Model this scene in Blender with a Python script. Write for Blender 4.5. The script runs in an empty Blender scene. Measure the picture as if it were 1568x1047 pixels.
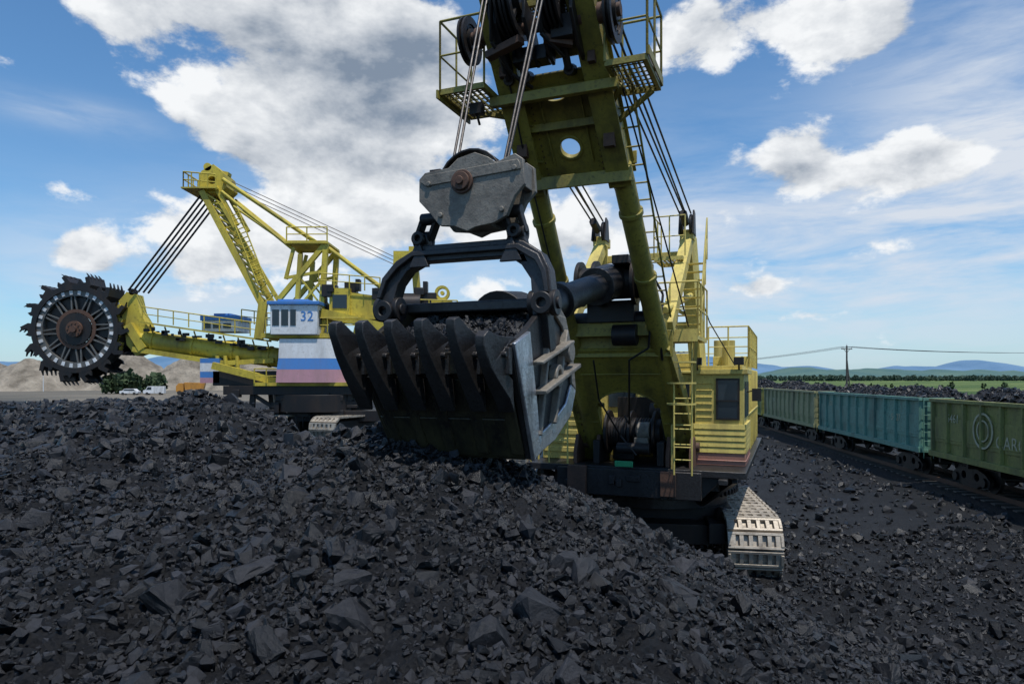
import bpy, math, random
import numpy as np
from math import radians, sin, cos, pi, sqrt, atan2
from mathutils import Vector, Matrix, geometry
random.seed(7); RNG=np.random.default_rng(11)
scene=bpy.context.scene
scene.view_settings.view_transform='Standard'
scene.view_settings.look='None'
scene.view_settings.exposure=0

# ------------------------------------------------------------------ materials
def nt_mat(name):
    m=bpy.data.materials.new(name); m.use_nodes=True
    nt=m.node_tree; b=nt.nodes['Principled BSDF']
    return m,nt,b
def paint(name,col,dirt=(0.03,0.027,0.022),amt=0.5,rough=0.5,metal=0.0,scale=1.5,streak=True,bump=0.15,var=0.25,fine=9.0):
    m,nt,b=nt_mat(name); L=nt.links
    tc=nt.nodes.new('ShaderNodeTexCoord'); mp=nt.nodes.new('ShaderNodeMapping')
    L.new(tc.outputs['Object'],mp.inputs[0])
    mp.inputs['Scale'].default_value=(1,1,0.3 if streak else 1)
    n1=nt.nodes.new('ShaderNodeTexNoise'); n1.inputs['Scale'].default_value=scale; n1.inputs['Detail'].default_value=8; n1.inputs['Roughness'].default_value=0.7
    L.new(mp.outputs[0],n1.inputs['Vector'])
    n2=nt.nodes.new('ShaderNodeTexNoise'); n2.inputs['Scale'].default_value=scale*fine; n2.inputs['Detail'].default_value=6; n2.inputs['Roughness'].default_value=0.7
    L.new(tc.outputs['Object'],n2.inputs['Vector'])
    r1=nt.nodes.new('ShaderNodeValToRGB'); r1.color_ramp.elements[0].position=0.44; r1.color_ramp.elements[1].position=0.68
    L.new(n1.outputs[0],r1.inputs[0])
    r2=nt.nodes.new('ShaderNodeValToRGB'); r2.color_ramp.elements[0].position=0.52; r2.color_ramp.elements[1].position=0.64
    L.new(n2.outputs[0],r2.inputs[0])
    mx=nt.nodes.new('ShaderNodeMath'); mx.operation='MAXIMUM'; L.new(r1.outputs[0],mx.inputs[0])
    m2=nt.nodes.new('ShaderNodeMath'); m2.operation='MULTIPLY'; m2.inputs[1].default_value=0.7; L.new(r2.outputs[0],m2.inputs[0]); L.new(m2.outputs[0],mx.inputs[1])
    ma=nt.nodes.new('ShaderNodeMath'); ma.operation='MULTIPLY'; ma.inputs[1].default_value=amt; L.new(mx.outputs[0],ma.inputs[0])
    v=nt.nodes.new('ShaderNodeMix'); v.data_type='RGBA'
    v.inputs[6].default_value=(*[c*(1-var) for c in col],1); v.inputs[7].default_value=(*[min(1,c*(1+var)) for c in col],1)
    L.new(n1.outputs[0],v.inputs[0])
    mc=nt.nodes.new('ShaderNodeMix'); mc.data_type='RGBA'
    L.new(ma.outputs[0],mc.inputs[0]); L.new(v.outputs[2],mc.inputs[6]); mc.inputs[7].default_value=(*dirt,1)
    L.new(mc.outputs[2],b.inputs['Base Color'])
    b.inputs['Metallic'].default_value=metal
    rr=nt.nodes.new('ShaderNodeMapRange'); rr.inputs[3].default_value=max(0.05,rough-0.12); rr.inputs[4].default_value=min(1,rough+0.25)
    L.new(n2.outputs[0],rr.inputs[0]); L.new(rr.outputs[0],b.inputs['Roughness'])
    bp=nt.nodes.new('ShaderNodeBump'); bp.inputs['Strength'].default_value=bump; bp.inputs['Distance'].default_value=0.03
    L.new(n2.outputs[0],bp.inputs['Height']); L.new(bp.outputs[0],b.inputs['Normal'])
    return m
OLIVE=paint('olive_yellow_paint',(0.285,0.235,0.040),dirt=(0.045,0.034,0.018),amt=0.85,rough=0.45,scale=1.8,bump=.25)
YEL=paint('faded_yellow_paint',(0.62,0.50,0.13),dirt=(0.12,0.085,0.04),amt=0.7,rough=0.55,scale=1.8)
BYEL=paint('bright_yellow_paint',(0.56,0.44,0.045),dirt=(0.07,0.05,0.02),amt=0.75,rough=0.5,scale=0.5)
BLACK=paint('black_greased_steel',(0.016,0.015,0.016),dirt=(0.05,0.03,0.018),amt=0.55,rough=0.42,metal=0.3)
DSTEEL=paint('dark_worn_steel',(0.055,0.052,0.052),dirt=(0.016,0.012,0.01),amt=0.75,rough=0.36,metal=0.6,scale=2.2,bump=.3)
CASTST=paint('cast_steel',(0.22,0.195,0.16),dirt=(0.04,0.032,0.026),amt=0.8,rough=0.5,metal=0.15,scale=2.5,streak=False,bump=.3)
WHEELST=paint('wheel_steel',(0.15,0.145,0.135),dirt=(0.03,0.025,0.02),amt=0.7,rough=0.5,metal=0.3,scale=0.8,streak=False)
BRIGHT=paint('polished_steel',(0.62,0.63,0.66),dirt=(0.05,0.045,0.045),amt=0.9,rough=0.27,metal=0.85,scale=2.8,bump=.3)
BUCK=paint('coal_stained_bucket_steel',(0.018,0.016,0.015),dirt=(0.11,0.09,0.04),amt=0.65,rough=0.38,metal=0.4,scale=2.6)
RUST=paint('rusty_steel',(0.12,0.062,0.04),dirt=(0.03,0.022,0.018),amt=0.7,rough=0.65,metal=0.2,scale=2.5,streak=False)
TAN=paint('dusty_track_steel',(0.46,0.40,0.32),dirt=(0.06,0.045,0.035),amt=0.8,rough=0.45,metal=0.3,scale=3,streak=False)
PINK=paint('faded_red_paint',(0.34,0.15,0.11),dirt=(0.12,0.09,0.06),amt=0.6,scale=2)
WHITE=paint('white_paint',(0.72,0.73,0.74),dirt=(0.2,0.18,0.15),amt=0.6,scale=0.8)
BLUE=paint('blue_paint',(0.05,0.20,0.52),dirt=(0.12,0.12,0.14),amt=0.45,scale=0.8)
PINK2=paint('pale_pink_paint',(0.48,0.25,0.29),dirt=(0.15,0.12,0.1),amt=0.5,scale=0.8)
TEAL=paint('teal_wagon_paint',(0.14,0.31,0.235),dirt=(0.035,0.04,0.03),amt=0.75,scale=1.0)
WGREEN=paint('green_yellow_wagon_paint',(0.24,0.25,0.06),dirt=(0.04,0.035,0.025),amt=0.8,scale=1.0)
WYEL=paint('drab_yellow_wagon_paint',(0.33,0.32,0.15),dirt=(0.05,0.04,0.03),amt=0.7,scale=1.0)
WOOD=paint('weathered_wood',(0.10,0.085,0.07),amt=0.4,rough=0.8,scale=3)
ORANGE=paint('orange_paint',(0.5,0.22,0.03),scale=1)
GREENL=paint('green_enamel',(0.03,0.3,0.12),scale=2,amt=0.2)
LETTER=paint('faded_lettering',(0.50,0.48,0.32),dirt=(.15,.14,.06),amt=0.8,scale=3)
RUBBER=paint('black_rubber',(0.02,0.02,0.02),rough=0.7,amt=0.2)
def glass_mat():
    m,nt,b=nt_mat('dark_window_glass'); b.inputs['Base Color'].default_value=(0.02,0.03,0.04,1)
    n=nt.nodes.new('ShaderNodeTexNoise'); n.inputs['Scale'].default_value=3
    r=nt.nodes.new('ShaderNodeMapRange'); r.inputs[3].default_value=0.04; r.inputs[4].default_value=0.3
    nt.links.new(n.outputs[0],r.inputs[0]); nt.links.new(r.outputs[0],b.inputs['Roughness'])
    return m
GLASS=glass_mat()
def coal_mat(name,per_chunk=True,bumpd=0.03):
    m,nt,b=nt_mat(name); L=nt.links
    tc=nt.nodes.new('ShaderNodeTexCoord')
    n=nt.nodes.new('ShaderNodeTexNoise'); n.inputs['Scale'].default_value=18; n.inputs['Detail'].default_value=8; n.inputs['Roughness'].default_value=0.78
    L.new(tc.outputs['Object'],n.inputs['Vector'])
    r=nt.nodes.new('ShaderNodeValToRGB'); e=r.color_ramp.elements
    if per_chunk:
        e[0].position=0.3; e[0].color=(0.003,0.003,0.0037,1); e[1].position=0.75; e[1].color=(0.014,0.0145,0.0175,1)
    else:
        e[0].position=0.3; e[0].color=(0.002,0.002,0.0025,1); e[1].position=0.8; e[1].color=(0.012,0.0125,0.015,1)
    L.new(n.outputs[0],r.inputs[0])
    mx=nt.nodes.new('ShaderNodeMix'); mx.data_type='RGBA'; mx.blend_type='MULTIPLY'; mx.inputs[0].default_value=1
    L.new(r.outputs[0],mx.inputs[6])
    r3=nt.nodes.new('ShaderNodeMapRange'); r3.inputs[1].default_value=0.3; r3.inputs[2].default_value=0.7; r3.inputs[3].default_value=0.6; r3.inputs[4].default_value=1.3
    rr=nt.nodes.new('ShaderNodeMapRange'); rr.inputs[3].default_value=0.27; rr.inputs[4].default_value=0.62
    if per_chunk:
        g=nt.nodes.new('ShaderNodeNewGeometry')
        pw=nt.nodes.new('ShaderNodeMath'); pw.operation='POWER'; pw.inputs[1].default_value=3; L.new(g.outputs['Random Per Island'],pw.inputs[0])
        L.new(pw.outputs[0],r3.inputs[0]); r3.inputs[1].default_value=0; r3.inputs[2].default_value=1; r3.inputs[3].default_value=0.6; r3.inputs[4].default_value=3.0
        L.new(g.outputs['Random Per Island'],rr.inputs[0])
    else:
        rr.inputs[3].default_value=0.45; rr.inputs[4].default_value=0.8
        n3=nt.nodes.new('ShaderNodeTexNoise'); n3.inputs['Scale'].default_value=0.7; n3.inputs['Detail'].default_value=4
        L.new(tc.outputs['Object'],n3.inputs['Vector']); L.new(n3.outputs[0],r3.inputs[0]); L.new(n.outputs[0],rr.inputs[0])
    cc=nt.nodes.new('ShaderNodeCombineColor')
    for i in range(3): L.new(r3.outputs[0],cc.inputs[i])
    L.new(cc.outputs[0],mx.inputs[7]); L.new(mx.outputs[2],b.inputs['Base Color'])
    b.inputs['Specular IOR Level'].default_value=0.42 if per_chunk else .3
    L.new(rr.outputs[0],b.inputs['Roughness'])
    bp=nt.nodes.new('ShaderNodeBump'); bp.inputs['Strength'].default_value=0.8; bp.inputs['Distance'].default_value=bumpd
    if per_chunk: L.new(n.outputs[0],bp.inputs['Height'])
    else:
        vo=nt.nodes.new('ShaderNodeTexVoronoi'); vo.inputs['Scale'].default_value=28; L.new(tc.outputs['Object'],vo.inputs['Vector'])
        ad=nt.nodes.new('ShaderNodeMath'); ad.operation='ADD'; L.new(n.outputs[0],ad.inputs[0]); L.new(vo.outputs['Distance'],ad.inputs[1]); L.new(ad.outputs[0],bp.inputs['Height'])
    L.new(bp.outputs[0],b.inputs['Normal'])
    return m
COAL=coal_mat('coal_lumps',True,0.02)
COALF=coal_mat('coal_fines',False,0.06)

def flat_noise_mat(name,c1,c2,scale,rough=0.9,bump=0.0,bd=1.0):
    m,nt,b=nt_mat(name); L=nt.links
    tc=nt.nodes.new('ShaderNodeTexCoord')
    n=nt.nodes.new('ShaderNodeTexNoise'); n.inputs['Scale'].default_value=scale; n.inputs['Detail'].default_value=8; n.inputs['Roughness'].default_value=0.65
    L.new(tc.outputs['Object'],n.inputs['Vector'])
    r=nt.nodes.new('ShaderNodeValToRGB'); r.color_ramp.elements[0].position=0.35; r.color_ramp.elements[1].position=0.65
    r.color_ramp.elements[0].color=(*c1,1); r.color_ramp.elements[1].color=(*c2,1)
    L.new(n.outputs[0],r.inputs[0]); L.new(r.outputs[0],b.inputs['Base Color'])
    b.inputs['Roughness'].default_value=rough
    if bump:
        bp=nt.nodes.new('ShaderNodeBump'); bp.inputs['Strength'].default_value=bump; bp.inputs['Distance'].default_value=bd
        L.new(n.outputs[0],bp.inputs['Height']); L.new(bp.outputs[0],b.inputs['Normal'])
    return m

# ------------------------------------------------------------------ mesh builder
def link(o):
    scene.collection.objects.link(o); return o
def empty(name,loc=(0,0,0),rz=0.0,parent=None):
    e=bpy.data.objects.new(name,None); e.location=loc; e.rotation_euler=(0,0,rz); e.empty_display_size=0.5
    if parent: e.parent=parent
    return link(e)
def fr(p1,p2,up=None):
    p1=Vector(p1);p2=Vector(p2); d=(p2-p1).normalized()
    u=Vector(up) if up is not None else Vector((0,0,1))
    if abs(d.dot(u))>0.98: u=Vector((0,1,0)) if abs(d.y)<0.9 else Vector((1,0,0))
    s=d.cross(u).normalized(); t=s.cross(d).normalized()
    return p1,p2,d,s,t
class MB:
    def __init__(s): s.v=[]; s.f=[]
    def add(s,vs,fs):
        o=len(s.v); s.v+= [tuple(v) for v in vs]; s.f+=[tuple(i+o for i in f) for f in fs]; return s
    def box(s,c,size,R=None):
        h=[x/2 for x in size]; vs=[]
        for z in (-1,1):
            for y in (-1,1):
                for x in (-1,1):
                    p=Vector((x*h[0],y*h[1],z*h[2]))
                    if R is not None: p=R@p
                    vs.append(p+Vector(c))
        return s.add(vs,[(0,2,3,1),(4,5,7,6),(0,1,5,4),(2,6,7,3),(0,4,6,2),(1,3,7,5)])
    def bx(s,x0,x1,y0,y1,z0,z1):
        return s.box(((x0+x1)/2,(y0+y1)/2,(z0+z1)/2),(abs(x1-x0),abs(y1-y0),abs(z1-z0)))
    def beam(s,p1,p2,w,h,up=None,w2=None,h2=None):
        p1,p2,d,a,b=fr(p1,p2,up); w2=w2 or w; h2=h2 or h
        vs=[p1+a*x*w/2+b*y*h/2 for x,y in((-1,-1),(1,-1),(1,1),(-1,1))]+[p2+a*x*w2/2+b*y*h2/2 for x,y in((-1,-1),(1,-1),(1,1),(-1,1))]
        return s.add(vs,[(3,2,1,0),(4,5,6,7),(0,1,5,4),(1,2,6,5),(2,3,7,6),(3,0,4,7)])
    def tube(s,p1,p2,r,r2=None,n=10):
        p1,p2,d,a,b=fr(p1,p2); r2=r if r2 is None else r2
        vs=[p1+(a*cos(2*pi*i/n)+b*sin(2*pi*i/n))*r for i in range(n)]+[p2+(a*cos(2*pi*i/n)+b*sin(2*pi*i/n))*r2 for i in range(n)]
        fs=[(i,(i+1)%n,n+(i+1)%n,n+i) for i in range(n)]+[tuple(range(n-1,-1,-1)),tuple(range(n,2*n))]
        return s.add(vs,fs)
    def path(s,pts,r,n=8):
        for a,b in zip(pts[:-1],pts[1:]): s.tube(a,b,r,n=n)
        return s
    def ring(s,c,axis,R,r,w,n=36,a0=0,a1=2*pi):
        c=Vector(c); ax=Vector(axis).normalized(); _,_,d,a,b=fr(c,c+ax)
        full=abs(a1-a0-2*pi)<1e-6; m=n if full else n+1
        vs=[]
        for i in range(m):
            t=a0+(a1-a0)*i/n; u=a*cos(t)+b*sin(t)
            vs+=[c+u*R-d*w/2,c+u*R+d*w/2,c+u*r+d*w/2,c+u*r-d*w/2]
        fs=[]
        for i in range(n):
            j=(i+1)%m
            for k in range(4):
                fs.append((4*i+k,4*j+k,4*j+(k+1)%4,4*i+(k+1)%4))
        if not full: fs+=[(0,1,2,3),(4*n+3,4*n+2,4*n+1,4*n)]
        return s.add(vs,fs)
    def prism(s,outer,fn,t0,t1,holes=()):
        loops=[outer]+list(holes); flat=[p for l in loops for p in l]; n=len(flat)
        tr=geometry.tessellate_polygon([[Vector((p[0],p[1],0)) for p in l] for l in loops])
        vs=[fn(p[0],p[1],t0) for p in flat]+[fn(p[0],p[1],t1) for p in flat]
        fs=[tuple(t) for t in tr]+[tuple(i+n for i in reversed(t)) for t in tr]
        o=0
        for l in loops:
            k=len(l)
            for i in range(k): fs.append((o+i,o+(i+1)%k,n+o+(i+1)%k,n+o+i))
            o+=k
        return s.add(vs,fs)
    def rail(s,pts,h=1.0,sp=0.9,r=0.02,mid=True,drop=0):
        pts=[Vector(p) for p in pts]; Z=Vector((0,0,1))
        for a,b in zip(pts[:-1],pts[1:]):
            s.tube(a+Z*h,b+Z*h,r,n=6)
            if mid: s.tube(a+Z*h*.5,b+Z*h*.5,r*.8,n=6)
            k=max(1,int(round((b-a).length/sp)))
            for i in range(k+1):
                p=a.lerp(b,i/k); s.tube(p,p+Z*h,r,n=6)
        return s
    def ladder(s,p1,p2,w=0.4,side=(1,0,0),step=0.3,r=0.02):
        p1=Vector(p1);p2=Vector(p2);q=Vector(side).normalized()*w/2
        s.tube(p1-q,p2-q,r,n=6); s.tube(p1+q,p2+q,r,n=6)
        k=int((p2-p1).length/step)
        for i in range(1,k):
            p=p1.lerp(p2,i/k); s.tube(p-q,p+q,r*.8,n=6)
        return s
    def grate(s,x0,x1,y0,y1,z,n=8):
        s.bx(x0,x1,y0,y0+.05,z-.06,z+.02); s.bx(x0,x1,y1-.05,y1,z-.06,z+.02)
        s.bx(x0,x0+.05,y0+.05,y1-.05,z-.06,z+.02); s.bx(x1-.05,x1,y0+.05,y1-.05,z-.06,z+.02)
        for i in range(1,n):
            x=x0+(x1-x0)*i/n; s.bx(x-.012,x+.012,y0+.05,y1-.05,z-.03,z)
            y=y0+(y1-y0)*i/n; s.bx(x0+.05,x1-.05,y-.008,y+.008,z-.045,z-.032)
        return s
    def obj(s,name,mat,parent=None,bevel=0,smooth=True,loc=None):
        me=bpy.data.meshes.new(name); me.from_pydata(s.v,[],s.f)
        import bmesh
        bm=bmesh.new(); bm.from_mesh(me); bmesh.ops.recalc_face_normals(bm,faces=bm.faces); bm.to_mesh(me); bm.free()
        if smooth:
            me.polygons.foreach_set('use_smooth',[True]*len(me.polygons)); me.set_sharp_from_angle(angle=radians(32))
        me.materials.append(mat); o=bpy.data.objects.new(name,me)
        if parent: o.parent=parent
        if loc: o.location=loc
        link(o)
        if bevel:
            b=o.modifiers.new('bevel','BEVEL'); b.width=bevel; b.segments=2; b.limit_method='ANGLE'; b.angle_limit=radians(40)
        return o
def circ(cx,cy,rx,ry=None,n=24):
    ry=ry or rx
    return [(cx+rx*cos(2*pi*i/n),cy+ry*sin(2*pi*i/n)) for i in range(n)]
def text(name,s,size,mat,parent,M,ext=0.004):
    c=bpy.data.curves.new(name,'FONT'); c.body=s; c.size=size; c.extrude=ext
    o=bpy.data.objects.new(name,c); link(o)
    bpy.context.view_layer.update()
    me=bpy.data.meshes.new_from_object(o.evaluated_get(bpy.context.evaluated_depsgraph_get()))
    bpy.data.objects.remove(o); me.materials.clear(); me.materials.append(mat)
    o=bpy.data.objects.new(name,me); o.parent=parent; o.matrix_local=M; link(o); return o

# ------------------------------------------------------------------ noise + terrain
def hsh(x,y,seed):
    h=(x.astype(np.int64)*374761393+y.astype(np.int64)*668265263+seed*974634777)&0xffffffff
    h=((h^(h>>13))*1274126177)&0xffffffff
    return (h^(h>>16))/4294967296.0
def vn(x,y,seed=0):
    xi=np.floor(x);yi=np.floor(y);fx=x-xi;fy=y-yi
    fx=fx*fx*(3-2*fx);fy=fy*fy*(3-2*fy)
    a=hsh(xi,yi,seed);b=hsh(xi+1,yi,seed);c=hsh(xi,yi+1,seed);d=hsh(xi+1,yi+1,seed)
    return (a*(1-fx)+b*fx)*(1-fy)+(c*(1-fx)+d*fx)*fy-0.5
def fbm(x,y,o=4,seed=0,g=0.5):
    s=0;a=1
    for i in range(o):
        s=s+a*vn(x*2**i+i*17.3,y*2**i-i*9.1,seed+i); a*=g
    return s
CX=np.array([-90,-60,-30,-18.6,-13.1,-7.95,-5.44,-4.45,-3.62,-2.85,-1.58,-.64,.0,.45,1.24,2.42,3.7,5.3,8,12])
CY=np.array([30,30,26,22,20,15,12,11.5,11,9.5,8.6,8.2,7.9,7.8,7.8,8.0,8.3,9,10,10])
CZ=np.array([0,2.5,3.3,3.36,3.42,3.60,3.90,3.7,3.42,3.32,3.52,3.38,3.08,2.92,2.66,1.95,1.17,.48,.05,0])
def terr(x,y,detail=True):
    yc=np.interp(x,CX,CY); zc=np.interp(x,CX,CZ)
    zn=np.clip(2.55-.45*np.clip(x-.8,0,None),0,None)*np.clip((x+90)/30,0,1)
    t=np.clip((y-3.2)/(yc-3.2),0,1); t=t**1.05
    front=zn+(zc-zn)*t
    back=np.clip(zc-.62*(y-yc),0,None)
    z=np.where(y<yc,front,back)
    z=z*np.clip((y+25)/15,0,1)
    m=np.clip(z/1.5,0,1)
    z=z+.24*np.exp(-((x+1.45)/.55)**2-((y-7.15)/.6)**2)+.12*np.exp(-((x+.7)/.5)**2-((y-6.6)/.5)**2)
    z=z+m*(.20*fbm(x*.55,y*.55,3,3)+.20*(.25-np.abs(fbm(x*1.3,y*1.3,3,9)))*np.clip((yc-y)/1.5+.2,0.3,1))
    far=np.clip((y-9)/6,0,1)*np.clip((160-y)/60,0,1)
    clear=np.clip(np.hypot((x-4)/4.5,(y-17)/7)-1,0,1)*np.clip(np.abs(x-14-.132*y)/2.2-1,0,1)*np.clip(np.hypot((x+13)/10,(y-50)/8)-1,0,1)
    z=z+far*clear*np.clip(.55*fbm(x*.22,y*.22,3,21)+.12,0,None)*(1-m)
    z=z+far*(1-m)*.05*fbm(x*1.5,y*1.5,3,22)
    z=z+np.clip((y-150)/400,0,1)*1.5*fbm(x*.006,y*.006,3,31)
    if detail:
        near=np.clip((40-np.hypot(x,y))/25,0,1)
        d=fbm(x*6,y*6,4,5,0.6)
        z=z+near*.085*(np.abs(d)*1.4-.2)+near*.045*fbm(x*17,y*17,2,6)
    return z
def T(x,y): return float(terr(np.array([float(x)]),np.array([float(y)]),False)[0])
def fastmesh(name,V,F,mat,smooth,parent=None):
    me=bpy.data.meshes.new(name); nv=len(V); nf=len(F); k=F.shape[1]
    me.vertices.add(nv); me.vertices.foreach_set('co',V.astype(np.float32).ravel())
    me.loops.add(nf*k); me.loops.foreach_set('vertex_index',F.astype(np.int32).ravel())
    me.polygons.add(nf); me.polygons.foreach_set('loop_start',np.arange(0,nf*k,k,dtype=np.int32))
    me.update(calc_edges=True)
    me.polygons.foreach_set('use_smooth',np.full(nf,smooth))
    me.materials.append(mat); o=bpy.data.objects.new(name,me)
    if parent: o.parent=parent
    return link(o)
def gridmesh(name,xs,ys,zf,mat,smooth=True,parent=None):
    X,Y=np.meshgrid(xs,ys); Z=zf(X.ravel(),Y.ravel())
    V=np.stack([X.ravel(),Y.ravel(),Z],1); nx=len(xs);ny=len(ys)
    i=(np.arange(ny-1)[:,None]*nx+np.arange(nx-1)[None,:]).ravel()
    F=np.stack([i,i+1,i+1+nx,i+nx],1)
    return fastmesh(name,V,F,mat,smooth,parent)

def ground_mat():
    m=coal_mat('ground_coal_dust_meadow',False,0.06); nt=m.node_tree; L=nt.links; b=nt.nodes['Principled BSDF']
    src=b.inputs['Base Color'].links[0].from_socket
    g=nt.nodes.new('ShaderNodeNewGeometry'); sp=nt.nodes.new('ShaderNodeSeparateXYZ'); L.new(g.outputs['Position'],sp.inputs[0])
    n=nt.nodes.new('ShaderNodeTexNoise'); n.inputs['Scale'].default_value=0.02; n.inputs['Detail'].default_value=8; L.new(g.outputs['Position'],n.inputs['Vector'])
    def M(op,a,b_=None,cl=False):
        k=nt.nodes.new('ShaderNodeMath'); k.operation=op; k.use_clamp=cl
        for i,v in enumerate((a,b_)):
            if v is None: continue
            if isinstance(v,(int,float)): k.inputs[i].default_value=v
            else: L.new(v,k.inputs[i])
        return k.outputs[0]
    yy=M('ADD',sp.outputs[1],M('MULTIPLY',M('SUBTRACT',n.outputs[0],.5),120))
    fm=M('DIVIDE',M('SUBTRACT',yy,105),25,True)
    gm=M('DIVIDE',M('SUBTRACT',sp.outputs[0],M('MULTIPLY',sp.outputs[1],.12)),30,True)
    r=nt.nodes.new('ShaderNodeValToRGB'); r.color_ramp.elements[0].color=(.10,.095,.08,1); r.color_ramp.elements[1].color=(.19,.165,.13,1)
    r.color_ramp.elements[0].position=.4;r.color_ramp.elements[1].position=.6
    L.new(n.outputs[0],r.inputs[0])
    r2=nt.nodes.new('ShaderNodeValToRGB'); r2.color_ramp.elements[0].color=(.045,.085,.02,1); r2.color_ramp.elements[1].color=(.12,.16,.045,1)
    r2.color_ramp.elements[0].position=.42;r2.color_ramp.elements[1].position=.62
    L.new(n.outputs[0],r2.inputs[0])
    a=nt.nodes.new('ShaderNodeMix'); a.data_type='RGBA'; L.new(gm,a.inputs[0]); L.new(r.outputs[0],a.inputs[6]); L.new(r2.outputs[0],a.inputs[7])
    c=nt.nodes.new('ShaderNodeMix'); c.data_type='RGBA'; L.new(fm,c.inputs[0]); L.new(src,c.inputs[6]); L.new(a.outputs[2],c.inputs[7])
    L.new(c.outputs[2],b.inputs['Base Color'])
    ro=b.inputs['Roughness'].links[0].from_socket; L.new(M('MAXIMUM',ro,M('MULTIPLY',fm,.95)),b.inputs['Roughness'])
    return m
tx=np.linspace(-1,1,900); xs=3*np.sinh(8.3*tx)
ty=np.linspace(-.41,1,860); ys=5+2.5*np.sinh(8.77*ty)
ground=gridmesh('ground',xs,ys,lambda x,y:terr(x,y),ground_mat())

# ------------------------------------------------------------------ coal lumps (one mesh object)
def hull_variants(n=18,k0=12,k1=20,sub=0):
    import bmesh
    out=[]
    for i in range(n):
        bm=bmesh.new()
        k=RNG.integers(k0,k1); pts=RNG.uniform(-1,1,(k,3))
        pts/= np.maximum(np.abs(pts).max(1,keepdims=True),1e-3)**0.85
        pts*=np.array([1,RNG.uniform(.55,.95),RNG.uniform(.3,.7)])*0.5
        for p in pts: bm.verts.new(p)
        r=bmesh.ops.convex_hull(bm,input=bm.verts)
        bmesh.ops.delete(bm,geom=[v for v in bm.verts if not v.link_faces],context='VERTS')
        bmesh.ops.triangulate(bm,faces=bm.faces)
        if sub:
            for q in range(2):
                bmesh.ops.subdivide_edges(bm,edges=bm.edges[:],cuts=1,use_grid_fill=True)
                for v in bm.verts: v.co+=Vector(RNG.normal(0,.012 if q==0 else .006,3))
            bmesh.ops.triangulate(bm,faces=bm.faces)
        bm.verts.index_update()
        bm.verts.ensure_lookup_table()
        out.append((np.array([v.co[:] for v in bm.verts]),np.array([[v.index for v in f.verts] for f in bm.faces]))); bm.free()
    return out
HV=hull_variants(); HVB=hull_variants(10,14,24,1)
def lumps(P,S,name,mat,parent=None,HVs=None,tilt=None):
    HVs=HVs or HV
    n=len(P); idx=RNG.integers(0,len(HVs),n); Vs=[];Fs=[];off=0
    q=RNG.normal(size=(n,4))
    if tilt is not None: q[:,1:3]*=tilt
    q/=np.linalg.norm(q,axis=1,keepdims=True); w,x,y,z=q.T
    R=np.stack([1-2*(y*y+z*z),2*(x*y-z*w),2*(x*z+y*w),2*(x*y+z*w),1-2*(x*x+z*z),2*(y*z-x*w),2*(x*z-y*w),2*(y*z+x*w),1-2*(x*x+y*y)],1).reshape(n,3,3)
    for k,(hv,hf) in enumerate(HVs):
        I=np.where(idx==k)[0]
        if not len(I): continue
        V=np.einsum('nij,vj->nvi',R[I],hv)*S[I][:,None,None]+P[I][:,None,:]
        F=hf[None]+(np.arange(len(I))*len(hv))[:,None,None]+off
        Vs.append(V.reshape(-1,3)); Fs.append(F.reshape(-1,3)); off+=len(I)*len(hv)
    return fastmesh(name,np.concatenate(Vs),np.concatenate(Fs),mat,False,parent)
def scat(n,x0,x1,y0,y1,med,sig,mx,cone=None):
    x=RNG.uniform(x0,x1,n*3);y=y0+(y1-y0)*RNG.uniform(0,1,n*3)
    k=np.abs(x)<.86*y+2.0
    x=x[k][:n];y=y[k][:n]
    s=np.clip(med*np.exp(RNG.normal(0,sig,len(x))),med*.35,mx)
    return x,y,s
sets=[scat(95000,-7,7,1.6,8.7,.036,.5,.13),scat(3600,-7,7,2.4,9,.085,.35,.2),
      scat(42000,-16,14,8,18,.075,.5,.35),scat(22000,-34,34,17,42,.14,.45,.5),scat(6000,-50,60,40,90,.25,.4,.7)]
x=np.concatenate([s[0] for s in sets]);y=np.concatenate([s[1] for s in sets]);s=np.concatenate([s[2] for s in sets])
dens=fbm(x*1.1,y*1.1,3,77)
keep=(RNG.uniform(0,1,len(x))<np.clip(.78+dens*1.3,.3,1))
keep&=~(np.abs(x-14-.132*y)<1.9)
keep&=~((y>9.5)&(x>2)&(RNG.uniform(0,1,len(x))<.45))
x,y,s=x[keep],y[keep],s[keep]
lumps(np.stack([x,y,terr(x,y)+s*.12],1),s,'coal_pile',COAL)
bx_,by_,bs_=scat(430,-7,6,2.7,9,.17,.3,.34)
bx_=np.append(bx_,[.13,.62,-1.15,-1.9,.95,-.45,-2.3,1.25]);by_=np.append(by_,[4.3,4.75,5.3,4.9,6.0,6.2,7.0,5.1]);bs_=np.append(bs_,[.44,.28,.36,.34,.28,.3,.35,.3])
lumps(np.stack([bx_,by_,terr(bx_,by_)+bs_*.08],1),bs_,'coal_boulders',COAL,None,HVB,.45)

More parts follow.
